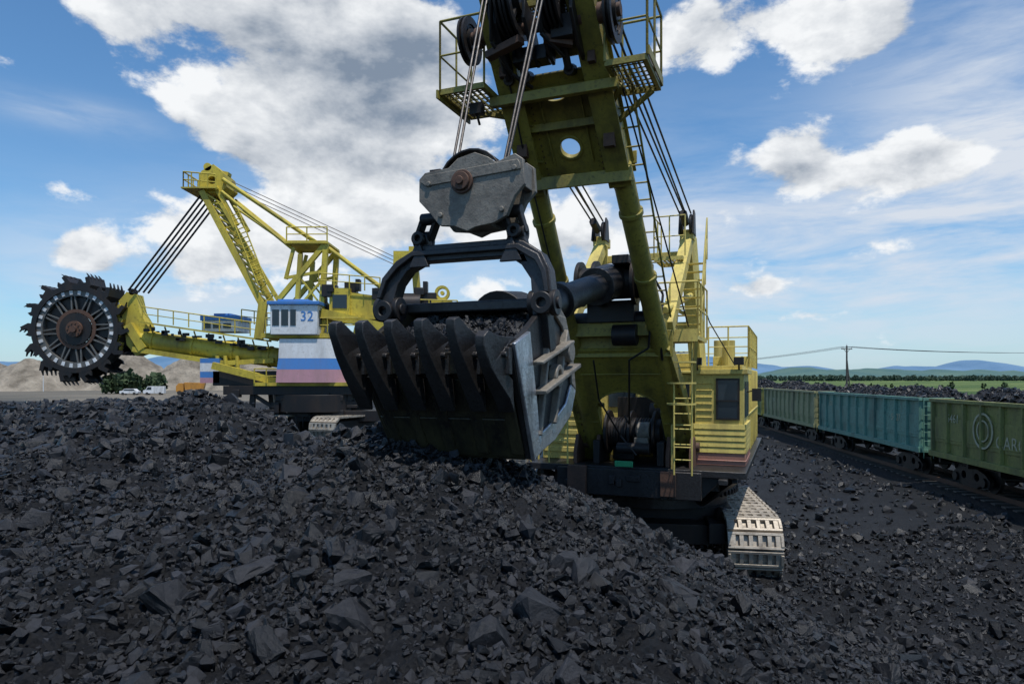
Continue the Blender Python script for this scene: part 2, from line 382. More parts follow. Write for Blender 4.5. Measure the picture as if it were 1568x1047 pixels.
# ------------------------------------------------------------------ MINING SHOVEL
SH=empty('mining_shovel',(2.8,15.2,0),-radians(22))
c45=.7071
def BM(r,s_,t): return Vector((r,-c45*s_-c45*t,2.7+c45*s_-c45*t))
DN=(0,-c45,-c45)
b=MB()
for sg in(-1,1):
    b.tube(BM(sg*1.0,0,0),BM(sg*.79,4.6,0),.17,n=18); b.tube(BM(sg*.79,4.6,0),BM(sg*.71,6.75,0),.17,n=18)
    b.beam(BM(sg*.71,6.5,0),BM(sg*.60,9.5,0),.27,.42,up=DN)
    b.beam(BM(sg*.71,6.5,.22),BM(sg*.61,9.3,.22),.36,.025,up=DN)
    b.beam(BM(sg*.71,6.5,-.22),BM(sg*.61,9.3,-.22),.36,.025,up=DN)
    for q in(4.6,5.9): b.ring(BM(sg*(.80 if q<5 else .745),q,0),BM(0,1,0)-BM(0,0,0),.20,.16,.08,n=20)
    b.prism([(sg*.5,6.65),(sg*.62,6.65),(sg*.64,5.95)],BM,-.03,.05)
    for q in(7.0,7.6,8.5,8.9): b.beam(BM(sg*.53,q,.10),BM(sg*.53,q,-.15),.02,.12,up=(1,0,0))
arch=[(.6*cos(a),6.42+.28*sin(a)) for a in np.linspace(pi,0,13)]
b.prism([(-.55,8.3)]+arch+[(.55,8.3)],BM,-.03,.03,holes=[circ(0,7.15,.155),circ(-.05,7.98,.17,.085)])
b.ring(BM(0,7.15,.03),DN,.20,.155,.05); b.ring(BM(0,7.15,-.03),DN,.20,.155,.05)
b.beam(BM(-.95,8.12,.3),BM(.95,8.12,.3),.10,.14); b.beam(BM(-.9,8.12,.10),BM(.9,8.12,.10),.03,.3,up=DN)
b.beam(BM(-.92,6.72,.26),BM(.92,6.72,.26),.04,.2); b.beam(BM(-.92,6.72,-.26),BM(.92,6.72,-.26),.04,.2)
b.beam(BM(-.55,7.55,.09),BM(.55,7.55,.09),.03,.12)
b.beam(BM(-.30,6.9,.05),BM(-.30,8.1,.05),.03,.04); b.beam(BM(.32,6.9,.05),BM(.32,8.1,.05),.03,.04)
b.tube(BM(-.72,8.6,.05),BM(.72,8.6,.05),.11,n=16)
a0=[(.68*cos(a),1.25+.6*sin(a)) for a in np.linspace(pi,0,17)]
out=[(-1.02,3.0),(-1.17,1.6),(-1.24,-.4),(-.72,-.4)]+a0+[(.72,-.4),(1.24,-.4),(1.17,1.6),(1.02,3.0)]
b.prism(out,BM,.06,.12); b.prism(out,BM,-.16,-.10)
for i in range(16):
    p,q=a0[i],a0[i+1]; b.beam(BM(p[0],p[1],-.02),BM(q[0],q[1],-.02),.3,.035,up=BM(p[0],p[1]-1,0)-BM(p[0],p[1],0))
for sg in(-1,1):
    b.beam(BM(sg*.70,-.4,-.02),BM(sg*.68,1.25,-.02),.04,.3,up=DN)
    b.beam(BM(sg*1.25,-.4,-.02),BM(sg*1.18,1.6,-.02),.04,.34,up=DN); b.beam(BM(sg*1.18,1.6,-.02),BM(sg*1.03,3.0,-.02),.04,.34,up=DN)
    b.beam(BM(sg*.98,-.3,.13),BM(sg*.92,2.9,.13),.03,.025); b.beam(BM(sg*1.2,.9,.13),BM(sg*.7,.9,.13),.05,.02)
b.beam(BM(-.95,2.35,.13),BM(.95,2.35,.13),.05,.025)
b.beam(BM(-1.1,3.02,-.02),BM(1.1,3.02,-.02),.05,.5)
b.beam(BM(-1.0,3.35,-.1),BM(1.0,3.35,-.1),.3,.3)
b.obj('boom',OLIVE,SH,bevel=.008)
b=MB()
for k in range(14):
    for rr in (-.45,.45):
        b.tube(BM(rr,6.75+k*.1,.03),BM(rr,6.75+k*.1,.045),.012,n=6)
for k in range(12):
    for rr in(-1.1,1.1): b.tube(BM(rr,.0+k*.2,.12),BM(rr,.0+k*.2,.14),.016,n=6)
for rr in (-.68,.68): b.box(BM(rr,7.3,.26),(.16,.1,.2)); b.box(BM(rr*.95,8.5,.26),(.1,.1,.14))
b.obj('boom_bolts',RUST,SH)

b=MB()
for r_,R in((-1.08,.32),(-.40,.5),(-.28,.5),(.20,.5),(.33,.5),(.98,.38)):
    c=BM(r_,9.3,0.0) if abs(r_)<.9 else BM(r_,8.95,.1)
    b.ring(c+Vector((-.035,0,0)),(1,0,0),R,R-.1,.03); b.ring(c+Vector((.035,0,0)),(1,0,0),R,R-.1,.03)
    b.ring(c,(1,0,0),R-.08,R-.14,.06); b.ring(c,(1,0,0),.16,.05,.14)
    for k in range(6):
        a=k*pi/3; d=Vector((0,cos(a),sin(a))); b.beam(c+d*.12,c+d*(R-.1),.05,.05,up=(1,0,0))
b.obj('head_sheaves',BLACK,SH)
b=MB()
b.tube(BM(-1.15,8.98,.12),BM(1.1,8.98,.12),.085,n=18)
for r_ in(-.95,-.6,.0,.5,.8): b.tube(BM(r_,8.98,.12),BM(r_+.09,8.98,.12),.13,n=18)
b.beam(BM(-.75,8.8,.4),BM(-.2,8.95,.45),.14,.1); b.beam(BM(.45,8.75,.35),BM(.1,8.9,.42),.1,.1)
b.obj('head_shaft',RUST,SH,bevel=.006)
b=MB()
for r_ in (-.55,-.14,.08,.5):
    b.prism([(0,.3),(.18,.1),(.2,-.35),(.05,-.62),(-.1,-.5),(-.15,0)],lambda a,c,t,r_=r_:BM(r_+t,9.1+c,a+.22),0,.05)
for rr in(-.6,-.34,.3):
    b.tube(BM(rr,8.4,.28),BM(rr,9.5,.25),.055,n=10); b.tube(BM(rr,8.4,.28),BM(rr,8.32,.1),.08,n=10)
b.box(BM(-.2,8.62,.2),(.5,.25,.2)); b.box(BM(.35,8.9,.25),(.3,.3,.3))
b.path([BM(-.5,9.6,.3),BM(-.62,9.0,.45),BM(-.5,8.5,.35),BM(-.3,8.2,.2)],.03); b.path([BM(.2,9.6,.35),BM(.1,9.0,.5),BM(.3,8.6,.35)],.03)
b.obj('rope_guides',BLACK,SH,bevel=.01)
b=MB()
z0=8.36
for(x0,x1)in((-1.58,-.88),(.86,1.42)):
    b.grate(x0,x1,-6.35,-5.3,z0,8)
    b.rail([(x0,-5.3,z0),(x0,-6.35,z0),(x1,-6.35,z0)] if x0<0 else [(x0,-6.35,z0),(x1,-6.35,z0),(x1,-5.3,z0),(x0,-5.3,z0)],1.0,.5,.018)
    b.beam((x0+.1,-5.8,z0-.1),BM(.72*(1 if x0>0 else -1),7.7,0),.06,.06); b.beam((x1-.1,-5.4,z0-.08),BM(.72*(1 if x0>0 else -1),7.4,0),.06,.06)
b.bx(-1.62,-1.59,-6.4,-5.3,z0-.12,z0+.0)
b.bx(1.43,1.45,-6.35,-5.3,z0,z0+.12)
b.grate(-.45,.45,-6.55,-5.95,9.25,8); b.rail([(-.45,-6.55,9.27),(.45,-6.55,9.27)],.9,.5,.018)
b.ladder(BM(.95,3.6,-.1),BM(.88,8.2,-.1),.32,(1,0,0),.3,.018)
b.obj('boom_head_platforms',OLIVE,SH)

b=MB()
for sg in(-1,1):
    top=Vector((sg*1.0,.7,7.35))
    b.beam(top,(sg*1.15,1.35,4.4),.28,.38); b.beam(top,BM(sg*.98,3.2,-.25),.24,.28)
    b.tube((sg*1.05,.95,6.1),BM(sg*.98,3.6,-.3),.07,n=10)
    b.box((sg*1.0,.7,7.4),(.3,.5,.22))
b.beam((-1.0,.75,7.0),(1.0,.75,7.0),.12,.16); b.beam((-1.1,1.15,5.4),(1.1,1.15,5.4),.14,.2)
b.beam((-.95,.9,6.6),(1.05,1.1,5.6),.08,.08)
b.obj('gantry_frame',YEL,SH,bevel=.012)
b=MB()
for sg in(-1,1):
    for d in(-.09,.09):
        b.ring((sg*1.0+d,.55,7.62),(1,0,0),.24,.05,.05,n=24)
    b.prism([(-.2,0),(.22,0),(.12,.5),(-.05,.55)],lambda a,c,t,sg=sg:Vector((sg*1.0+t,.55+a,7.4+c)),-.17,-.13)
    b.prism([(-.2,0),(.22,0),(.12,.5),(-.05,.55)],lambda a,c,t,sg=sg:Vector((sg*1.0+t,.55+a,7.4+c)),.13,.17)
    b.tube((sg*1.0,-.1,7.75),(sg*1.0,.3,7.62),.09,n=10)
b.obj('gantry_sheaves',BLACK,SH,bevel=.008)
b=MB()
b.grate(.45,1.5,-1.7,-.1,5.0,10); b.rail([(.45,-1.7,5),(1.5,-1.7,5),(1.5,-.1,5)],1.05,.5,.018)
b.bx(.45,1.5,-1.73,-1.70,4.9,5.14)
b.grate(.45,1.05,-.5,.45,6.75,7); b.rail([(.45,.4,6.77),(.45,-.5,6.77),(1.1,-.5,6.77)],.85,.4,.015)
b.ladder((1.2,-1.55,2.3),(1.2,-1.55,5.0),.34,(1,0,0),.28,.018)
for zz in(3.7,4.1,4.5): b.ring((1.2,-1.75,zz),(0,0,1),.28,.265,.03,n=16)
for sg in(-.25,.25): b.beam((1.2+sg,-.9,5.0),(1.2+sg,.1,6.75),.03,.12)
for k in range(9): b.box((1.2,-.9+k*.115,5.1+k*.195),(.5,.16,.02))
b.rail([(1.48,-.9,5.0),(1.48,.1,6.75)],.9,.6,.016)
b.beam((.5,-1.5,4.95),BM(.9,2.6,-.2),.06,.06); b.beam((1.45,-1.5,4.95),(1.3,-.9,3.6),.06,.06)
b.rail([(2.2,2.6,4.47),(2.2,7.4,4.47),(-2.0,7.4,4.47)],1.0,.8,.02); b.rail([(1.25,2.6,4.47),(2.2,2.6,4.47)],1.0,.5,.02)
b.rail([(-2.2,-.9,2.34),(-1.35,-.9,2.34)],1.0,.45,.02); b.rail([(1.3,-1.0,2.34),(.9,-1.0,2.34)],.9,.4,.018)
b.rail([(-2.2,-.9,2.34),(-2.2,.6,2.34)],1.0,.5,.02)
b.obj('walkways_and_railings',YEL,SH)
b=MB()
b.bx(-2.2,1.2,1.0,7.4,2.34,4.3); b.bx(1.2,2.2,1.7,7.4,2.34,4.42)
b.bx(-2.25,1.17,.94,7.46,4.3,4.36)
for k in range(9):
    y=1.9+k*.65; b.bx(2.2,2.235,y,y+.05,2.4,4.4)
b.bx(2.2,2.24,1.7,7.4,3.3,3.35)
b.bx(1.3,2.15,3.2,5.4,4.42,4.75); b.tube((1.7,3.0,4.42),(1.7,3.0,5.15),.16,n=18)
b.tube((1.2,5.8,4.42),(1.2,5.8,5.3),.13,n=16)
b.bx(-.9,.9,2.0,4.5,4.36,4.8)
b.bx(-2.2,-1.32,-.1,.98,2.34,3.9); b.bx(-2.25,-1.28,-.15,.97,3.9,3.95)
for k in range(6): b.bx(-2.16,-1.36,-.125,-.10,2.5+k*.2,2.62+k*.2)
b.obj('machinery_house',YEL,SH,bevel=.012)
b=MB()
b.bx(1.24,2.24,0.0,1.68,3.15,4.28)
b.prism([(1.16,-.08),(2.32,-.08),(2.32,1.72),(1.16,1.72)],lambda a,c,t:Vector((a,c,t)),4.28,4.38)
b.prism([(1.3,.05),(2.2,.05),(2.2,1.6),(1.3,1.6)],lambda a,c,t:Vector((a,c,t)),4.38,4.46)
for k in range(5):
    z=2.66+k*.125; b.beam((1.2,-.03,z),(2.27,-.03,z),.06,.115,up=(0,0.15,1)); b.beam((2.265,-.05,z),(2.265,1.7,z),.05,.115)
for k in range(6): b.bx(1.27,1.60,-.022,-.001,3.35+k*.145,3.36+k*.145)
b.bx(1.24,2.24,.0,1.68,2.62,3.15)
b.obj('operator_cab',YEL,SH,bevel=.008)
b=MB(); b.bx(1.2,2.28,-.05,1.7,2.34,2.6); b.bx(1.2,2.29,-.07,1.7,2.44,2.46); b.obj('cab_skirt',PINK,SH,bevel=.01)
b=MB(); b.bx(1.72,2.12,-.03,-.001,3.35,4.15); b.bx(2.241,2.262,.25,.75,3.35,4.12); b.bx(2.241,2.262,.9,1.5,3.35,4.12); b.bx(-.9,-.25,.97,.998,3.5,4.05); b.bx(.3,1.0,.97,.998,3.0,4.1)
b.obj('cab_windows',GLASS,SH)
b=MB()
for(x0,x1,z0_,z1_)in((1.68,2.16,3.31,4.19),):
    b.bx(x0,x0+.04,-.045,-.001,z0_,z1_);b.bx(x1-.04,x1,-.045,-.001,z0_,z1_);b.bx(x0+.04,x1-.04,-.045,-.001,z0_,z0_+.04);b.bx(x0+.04,x1-.04,-.045,-.001,z1_-.04,z1_)
b.bx(1.68,2.16,-.06,-.03,3.7,3.73)
b.path([(2.3,.0,3.9),(2.5,-.15,3.95)],.012); b.box((2.5,-.17,3.85),(.18,.03,.26))
for p in((1.3,-.15,4.55),(2.15,-.15,4.55),(.6,-1.75,6.0),(-1.2,-5.9,8.2)): b.box(p,(.2,.12,.16)); b.tube((p[0],p[1],p[2]-.08),(p[0],p[1]+.1,p[2]-.2),.02,n=6)
b.obj('window_frames_and_floodlights',BLACK,SH)
b=MB()
b.bx(-2.3,2.34,-1.0,7.5,2.2,2.335)
b.bx(-1.5,1.5,-1.15,-1.02,1.75,2.3)
b.prism([(-1.6,2.19),(1.9,2.19),(1.5,1.75),(-1.2,1.75)],lambda a,c,t:Vector((a,t,c)),-.9,-.5)
for r_ in(-1.7,-.6,.6,1.7): b.bx(r_-.08,r_+.08,-.5,7.3,1.85,2.19)
b.beam((2.1,-.7,2.15),(1.2,1.0,1.3),.12,.16); b.beam((-2.0,-.7,2.15),(-1.2,1.0,1.3),.12,.16)
b.tube((0,2,1.25),(0,2,1.95),1.75,n=48); b.tube((0,2,1.5),(0,2,1.62),1.95,n=64)
for k in range(72):
    a=2*pi*k/72; b.box((1.97*cos(a),2+1.97*sin(a),1.56),(.06,.06,.12),Matrix.Rotation(a,3,'Z'))
for k in range(10):
    x_=random.uniform(-1.4,2.0); b.box((x_,-1.05+random.uniform(-.1,.1),random.uniform(1.85,2.2)),(random.uniform(.1,.35),.2,random.uniform(.08,.25)))
b.obj('revolving_deck',DSTEEL,SH,bevel=.01)
b=MB()
for sg in(-1,1):
    for t0,t1 in((-.28,-.2),(.2,.28)):
        b.prism([(-.35,0),(.3,0),(.3,.5),(.1,.75),(-.15,.75),(-.35,.4)],lambda a,c,t,sg=sg:Vector((sg*1.0+t,a-.35,2.2+c)),t0,t1)
    b.tube((sg*1.0-.35,-.1,2.72),(sg*1.0+.35,-.1,2.72),.1,n=16)
b.bx(-1.25,-.85,-1.25,-1.1,1.7,2.35); b.bx(.7,1.0,-1.22,-1.1,1.8,2.3)
b.obj('boom_foot_brackets',RUST,SH,bevel=.01)
b=MB()
for r_ in(-.62,-.1,.42): b.ring((r_,-.1,3.0),(1,0,0),.48,.1,.06,n=40)
b.tube((-.62,-.1,3.0),(.55,-.1,3.0),.3,n=30)
for k in range(16): b.ring((-.56+k*.06,-.1,3.0),(1,0,0),.325,.28,.04,n=28)
b.box((-.35,.4,2.75),(.5,.5,.8)); b.box((.5,.35,2.8),(.35,.6,.7)); b.tube((.2,.5,3.4),(.75,.5,3.4),.24,n=24)
b.box((-.75,-.3,2.6),(.14,.9,.5)); b.box((.62,-.3,2.6),(.14,.9,.5)); b.tube((-.3,-.7,2.7),(.4,-.7,2.7),.12,n=16)
b.box((0,.85,3.1),(1.3,.05,1.3))
b.obj('hoist_winch',BLACK,SH,bevel=.01)
b=MB(); b.tube((.1,-.45,3.05),(.36,-.45,3.05),.2,n=24); b.box((.2,-.5,2.75),(.3,.3,.35)); b.obj('winch_motor',CASTST,SH,bevel=.01)
b=MB(); b.box((-.05,-1.17,2.42),(.38,.04,.12)); b.obj('number_plate',GREENL,SH,bevel=.01)
b=MB()
for k in range(14): b.box((-2.75,-1.3+k*.2,1.15+k*.14),(.75,.17,.08),Matrix.Rotation(.2,3,'X'))
b.beam((-3.15,-1.4,1.0),(-3.15,1.5,3.05),.06,.28); b.beam((-2.35,-1.4,1.0),(-2.35,1.5,3.05),.06,.28)
for k in range(14): b.box((-2.6,-.95,1.5+k*.13),(.62,.06,.1))
b.bx(-2.92,-2.88,-1.0,-.9,1.5,3.4); b.bx(-2.3,-2.26,-1.0,-.9,1.5,3.4)
b.obj('access_stair',TAN,SH)

b=MB()
pA=Vector((.08,-2.7,6.0)); pB=Vector((-.2,-7.5,4.85)); dr=(pB-pA).normalized()
b.tube(pA-dr*.3,pB,.22,n=28); b.tube(pA+dr*.2,pA+dr*1.0,.33,n=28); b.tube(pA+dr*2.7,pA+dr*2.9,.28,n=28); b.tube(pB-dr*.7,pB-dr*.1,.32,.4,n=28)
b.obj('dipper_stick',DSTEEL,SH,bevel=.008)
b=MB()
cd=Vector((.1,-2.75,5.95))
b.tube(cd+Vector((-.62,0,0)),cd+Vector((.66,0,0)),.3,n=30)
for r_ in(-.6,-.3,.42,.62): b.ring(cd+Vector((r_,0,0)),(1,0,0),.42,.1,.07,n=36)
b.box(cd+Vector((.42,.35,.12)),(.45,.5,.55)); b.box(cd+Vector((-.1,.45,-.5)),(.9,.5,.4)); b.box(cd+Vector((.25,-.25,.35)),(.3,.5,.15))
b.tube((-.75,-2.3,5.3),(.85,-2.3,5.3),.16,n=20); b.box((.3,-2.1,5.15),(.5,.4,.3)); b.tube((.05,-2.5,5.0),(.5,-2.5,5.0),.2,n=20)
b.box((-.2,-1.2,4.75),(1.4,.5,.25)); b.tube((.0,-1.7,5.2),(.5,-1.7,5.2),.23,n=20)
b.path([cd+Vector((.6,.3,.3)),cd+Vector((.85,.4,-.2)),cd+Vector((.8,.3,-.9)),BM(.9,2.8,.2)],.025)
b.path([cd+Vector((.5,.3,.3)),cd+Vector((.7,.1,-.5)),cd+Vector((.6,.3,-1.2)),BM(.3,2.9,.3),BM(.0,1.0,.25),(-.1,-.9,3.4)],.022)
b.path([BM(-.4,2.9,.3),BM(-.5,1.8,.3),BM(-.2,.8,.4),(.2,-1.1,2.6)],.02)
b.obj('crowd_machinery',BLACK,SH,bevel=.01)

# ------------ dipper bucket
BK=empty('dipper_bucket',parent=SH)
def SP(f,z,t): return Vector((t,-f,z))
side=[(9.12,4.52),(8.75,4.66),(8.3,4.9),(7.9,5.08),(7.5,4.9),(7.22,4.5),(7.1,4.05),(7.3,3.75),(7.9,3.52),(8.58,3.36)]
rl,rr_=-1.12,.62
def taper(b):
    for i,v in enumerate(b.v):
        k=max(0,min(1,(4.6-v[2])/1.2)); x_=v[0]
        if x_<-.28: b.v[i]=(x_-(x_+.28)*.20*k,v[1],v[2])
b=MB(); b.prism(side,SP,rr_-.03,rr_+.04); b.obj('right_cheek_plate',DSTEEL,BK,bevel=.012)
b=MB()
b.prism([(9.13,4.53),(8.72,4.67),(8.62,4.3),(8.50,3.9),(8.40,3.42),(8.60,3.35)],SP,rr_+.04,rr_+.085)
b.prism([(7.9,3.51),(8.40,3.41),(8.42,3.6),(7.98,3.72),(7.5,3.9),(7.3,4.12),(7.1,4.05),(7.3,3.75)],SP,rr_+.04,rr_+.075)
b.obj('cheek_wear_plates',BRIGHT,BK,bevel=.012)
b=MB()
b.prism([(7.9,5.09),(8.32,4.9),(8.22,4.75),(7.9,4.9),(7.62,4.78),(7.36,4.42),(7.28,4.13),(7.1,4.05),(7.22,4.5),(7.5,4.9)],SP,rr_+.04,rr_+.075)
b.beam((rr_+.13,-7.3,4.35),(rr_+.13,-8.55,4.05),.14,.05,up=(0,0,1)); b.beam((rr_+.12,-7.5,4.62),(rr_+.12,-8.6,4.35),.12,.04)
b.beam((rr_+.06,-7.55,4.75),(rr_+.06,-8.0,3.7),.05,.12,up=(1,0,0)); b.beam((rr_+.06,-8.1,4.8),(rr_+.06,-8.45,3.6),.05,.10,up=(1,0,0))
b.tube((rr_+.05,-7.6,4.5),(rr_+.18,-7.6,4.5),.12,n=20); b.ring((rr_+.1,-7.95,4.22),(1,0,0),.13,.07,.1,n=24)
b.obj('cheek_ribs',CASTST,BK,bevel=.012)
b=MB(); b.prism(side,SP,rl-.05,rl+.03)
def strip(b,p,q,th=.06,r0=rl+.03,r1=rr_-.03):
    a=Vector((0,-p[0],p[1]));c=Vector((0,-q[0],q[1])); m=Vector(((r0+r1)/2,0,0)); b.beam(a+m,c+m,(r1-r0),th,up=(0,-(q[1]-p[1]),-(q[0]-p[0])))
front=[(9.10,4.5),(9.00,4.2),(8.82,3.8),(8.58,3.39)]
for p,q in zip(front[:-1],front[1:]): strip(b,p,q)
back=[(8.57,3.38),(7.9,3.54),(7.32,3.77),(7.13,4.05),(7.25,4.5),(7.52,4.88),(7.9,5.06)]
for p,q in zip(back[:-1],back[1:]): strip(b,p,q)
for k in range(5):
    r_=-.98+.38*k
    b.beam((r_,-9.06,4.22),(r_,-8.64,3.42),.13,.045,up=(0,-1,0))
strip(b,(9.17,4.46),(9.13,4.24),.07)
taper(b)
b.obj('bucket_shell',BUCK,BK,bevel=.012)
b=MB()
tooth=[(9.0,3.86),(9.12,4.0),(9.28,4.20),(9.42,4.42),(9.52,4.64),(9.52,4.74),(9.45,4.77),(9.33,4.68),(9.18,4.60),(9.05,4.60),(8.92,4.57),(8.92,4.50),(9.19,4.50),(9.16,4.24),(9.04,4.18)]
for k in range(6):
    r_=(-1.05,-.74,-.41,-.08,.26,.56)[k]
    n0=len(b.v); b.prism(tooth,SP,r_-.085,r_+.085)
    for i in range(n0,len(b.v)):
        v=b.v[i]; tt=max(0,min(1,(-v[1]-9.15)/.36)); 
        zz_=v[2]-(.16*tt if k==5 else 0)
        b.v[i]=(r_+(v[0]-r_)*(1-.45*tt)-.05*tt,v[1],zz_)
    b.tube((r_-.1,-9.24,4.42),(r_+.1,-9.24,4.42),.03,n=10)
    b.box((r_,-9.16,4.36),(.22,.08,.26))
b.obj('teeth',DSTEEL,BK,bevel=.022)
b=MB()
b.beam((rl-.04,-8.0,5.02),(rr_+.02,-8.0,5.02),.16,.12)
b.obj('rear_rim',DSTEEL,BK,bevel=.02)
def lz_(x,y): return 4.46+.46*np.clip((y+9.0)/1.2,0,1)+.10*fbm(x*4,y*4,3,55)
cg=gridmesh('coal_load_bed',np.linspace(rl+.04,rr_-.04,50),np.linspace(-9.03,-7.6,50),lz_,COALF,parent=BK)
n=2200; lx=RNG.uniform(rl+.08,rr_-.08,n); ly=RNG.uniform(-9.0,-7.65,n); ls=np.clip(.045*np.exp(RNG.normal(0,.5,n)),.02,.15)
lumps(np.stack([lx,ly,lz_(lx,ly)+.02],1),ls,'coal_load',COAL,BK)
fb=8.22
def BP(r,z,t): return Vector(((r+.28)*.94-.28,-fb+t+(z-5.1)*.12,z))
outr=[(-1.40,4.9),(-1.42,5.15),(-1.36,5.38),(-1.2,5.56),(-.95,5.68),(-.85,5.72),(.35,5.72),(.5,5.68),(.72,5.54),(.82,5.36),(.86,5.12),(.84,4.9),(.64,4.86),(.62,5.1),(.6,5.26),(.48,5.42),(.3,5.53),(-.82,5.53),(-1.02,5.44),(-1.15,5.28),(-1.2,5.1),(-1.2,4.9)]
b=MB(); b.prism(outr,BP,-.10,.10)
b.prism([(-1.40,5.12),(-1.34,5.36),(-1.18,5.53),(-.95,5.65),(.45,5.65),(.7,5.52),(.79,5.35),(.83,5.1),(.79,5.1),(.74,5.32),(.66,5.45),(.42,5.59),(-.93,5.59),(-1.13,5.47),(-1.28,5.32),(-1.35,5.12)],BP,-.16,-.10)
b.prism([(-1.0,5.66),(-.75,5.66),(-.8,5.84),(-.92,5.84)],BP,-.07,.07); b.prism([(.25,5.68),(.5,5.68),(.45,5.86),(.3,5.86)],BP,-.07,.07)
b.prism([(-.98,5.46),(-.7,5.46),(-.85,5.74)],BP,-.15,-.1); b.prism([(.22,5.46),(.5,5.46),(.36,5.74)],BP,-.15,-.1)
b.obj('bail',DSTEEL,BK,bevel=.022)
b=MB()
for r_ in(-1.30,.74):
    for d in(-.12,.12):
        c=BP(r_,5.0,0)+Vector((d,0,0)); b.ring(c,(1,0,0),.14,.06,.07,n=26)
    b.tube(BP(r_,5.0,0)+Vector((-.18,0,0)),BP(r_,5.0,0)+Vector((.18,0,0)),.065,n=18)
    b.beam(BP(r_,5.0,0),(r_+(.08 if r_<0 else -.06),-8.1,4.5),.12,.2)
b.ring(BP(-1.3,4.97,-.14),(0,1,0),.12,.05,.06,n=26); b.ring(BP(.76,4.99,-.14),(0,1,0),.12,.05,.06,n=26)
for r_ in(-.88,.38):
    c0=BP(r_,5.80,0); c1=Vector((-.70 if r_<0 else .30,-8.22,6.02))
    b.ring(c0,(1,0,.0),.10,.05,.2,n=20); b.beam(c0+Vector((-.09,0,0)),c1+Vector((-.09,0,0)),.05,.12,up=(0,1,0)); b.beam(c0+Vector((.09,0,0)),c1+Vector((.09,0,0)),.05,.12,up=(0,1,0))
    b.tube(c1+Vector((-.12,0,0)),c1+Vector((.12,0,0)),.07,n=16)
    b.ring(c0+Vector((0,-.13,.0)),(0,1,0),.08,.035,.06,n=20)
b.obj('bail_lugs',BLACK,BK,bevel=.01)
blk=[(-.80,6.36),(-.72,6.42),(-.40,6.44),(-.28,6.52),(-.05,6.56),(.12,6.50),(.22,6.44),(.46,6.50),(.56,6.44),(.58,6.20),(.46,6.10),(.36,5.92),(.20,5.86),(-.02,5.84),(-.15,5.80),(-.32,5.86),(-.52,5.88),(-.66,6.02),(-.80,6.14)]
def KP(a,c,t): return Vector(((a+.11)*.92-.11,-8.22+t,(c-6.15)*1.12+6.19))
b=MB()
for t0,t1 in((-.20,-.14),(.14,.20)): b.prism(blk,KP,t0,t1)
b.bx(-.73,-.66,-8.36,-8.08,6.2,6.42); b.bx(.42,.49,-8.36,-8.08,6.25,6.5); b.bx(-.3,.1,-8.36,-8.08,5.86,5.9)
b.prism([(-.78,6.33),(-.70,6.39),(.50,6.44),(.53,6.40),(.54,6.34),(-.7,6.28)],KP,-.215,-.20)
for p in((-.66,6.3),(.46,6.36),(-.5,5.98),(.3,5.98)): b.tube(KP(p[0],p[1],-.23),KP(p[0],p[1],-.20),.03,n=10)
b.obj('sheave_block_plates',CASTST,BK,bevel=.018)
b=MB()
b.ring((-.14,-8.22,6.28),(0,1,0),.36,.28,.24,n=44); b.ring((-.14,-8.22,6.28),(0,1,0),.29,.08,.14,n=44)
b.ring((-.14,-8.22,6.32),(0,1,0),.40,.375,.30,n=24,a0=0,a1=2*pi)
for r_ in(.26,-.56): b.box((r_,-8.22,6.48),(.14,.34,.1))
b.obj('block_sheave',BLACK,BK,bevel=.006)
b=MB(); b.tube((-.2,-8.49,6.34),(-.2,-8.41,6.34),.10,n=30); b.tube((-.2,-8.52,6.34),(-.2,-8.48,6.34),.045,n=20); b.ring((-.2,-8.435,6.34),(0,1,0),.13,.10,.04,n=30)
b.obj('sheave_pin',RUST,BK,bevel=.006)
b=MB()
for dx in(-.03,.03):
    b.tube((-.44+dx,-8.22,6.4),(-.62+dx,-6.9,9.2),.017,n=8); b.tube((.2+dx*.6,-8.22,6.45),(.26+dx,-6.98,9.3),.017,n=8)
b.obj('hoist_ropes',BLACK,BK)
b=MB()
for sg in(-1,1):
    for k,(dx,dz) in enumerate(((-.16,0),(-.05,.08),(.07,-.05),(.17,.1))):
        b.tube((sg*.86+dx*.9,-6.1,8.95),(sg*1.0+dx*.6,.4,7.75+dz),.018,n=8)
b.path([BM(.95,8.0,.1),BM(1.15,5.5,-.2),(1.3,-1.5,5.2)],.014)
b.path([(.9,.8,7.2),(1.4,1.4,5.5),(1.9,2.4,4.5)],.014)
b.path([BM(-.6,8.4,.25),BM(-.66,7.4,.27),BM(-.72,6.2,.2),BM(-.76,5,.2),BM(-.9,3.2,.15)],.014)
b.obj('suspension_ropes',BLACK,SH)

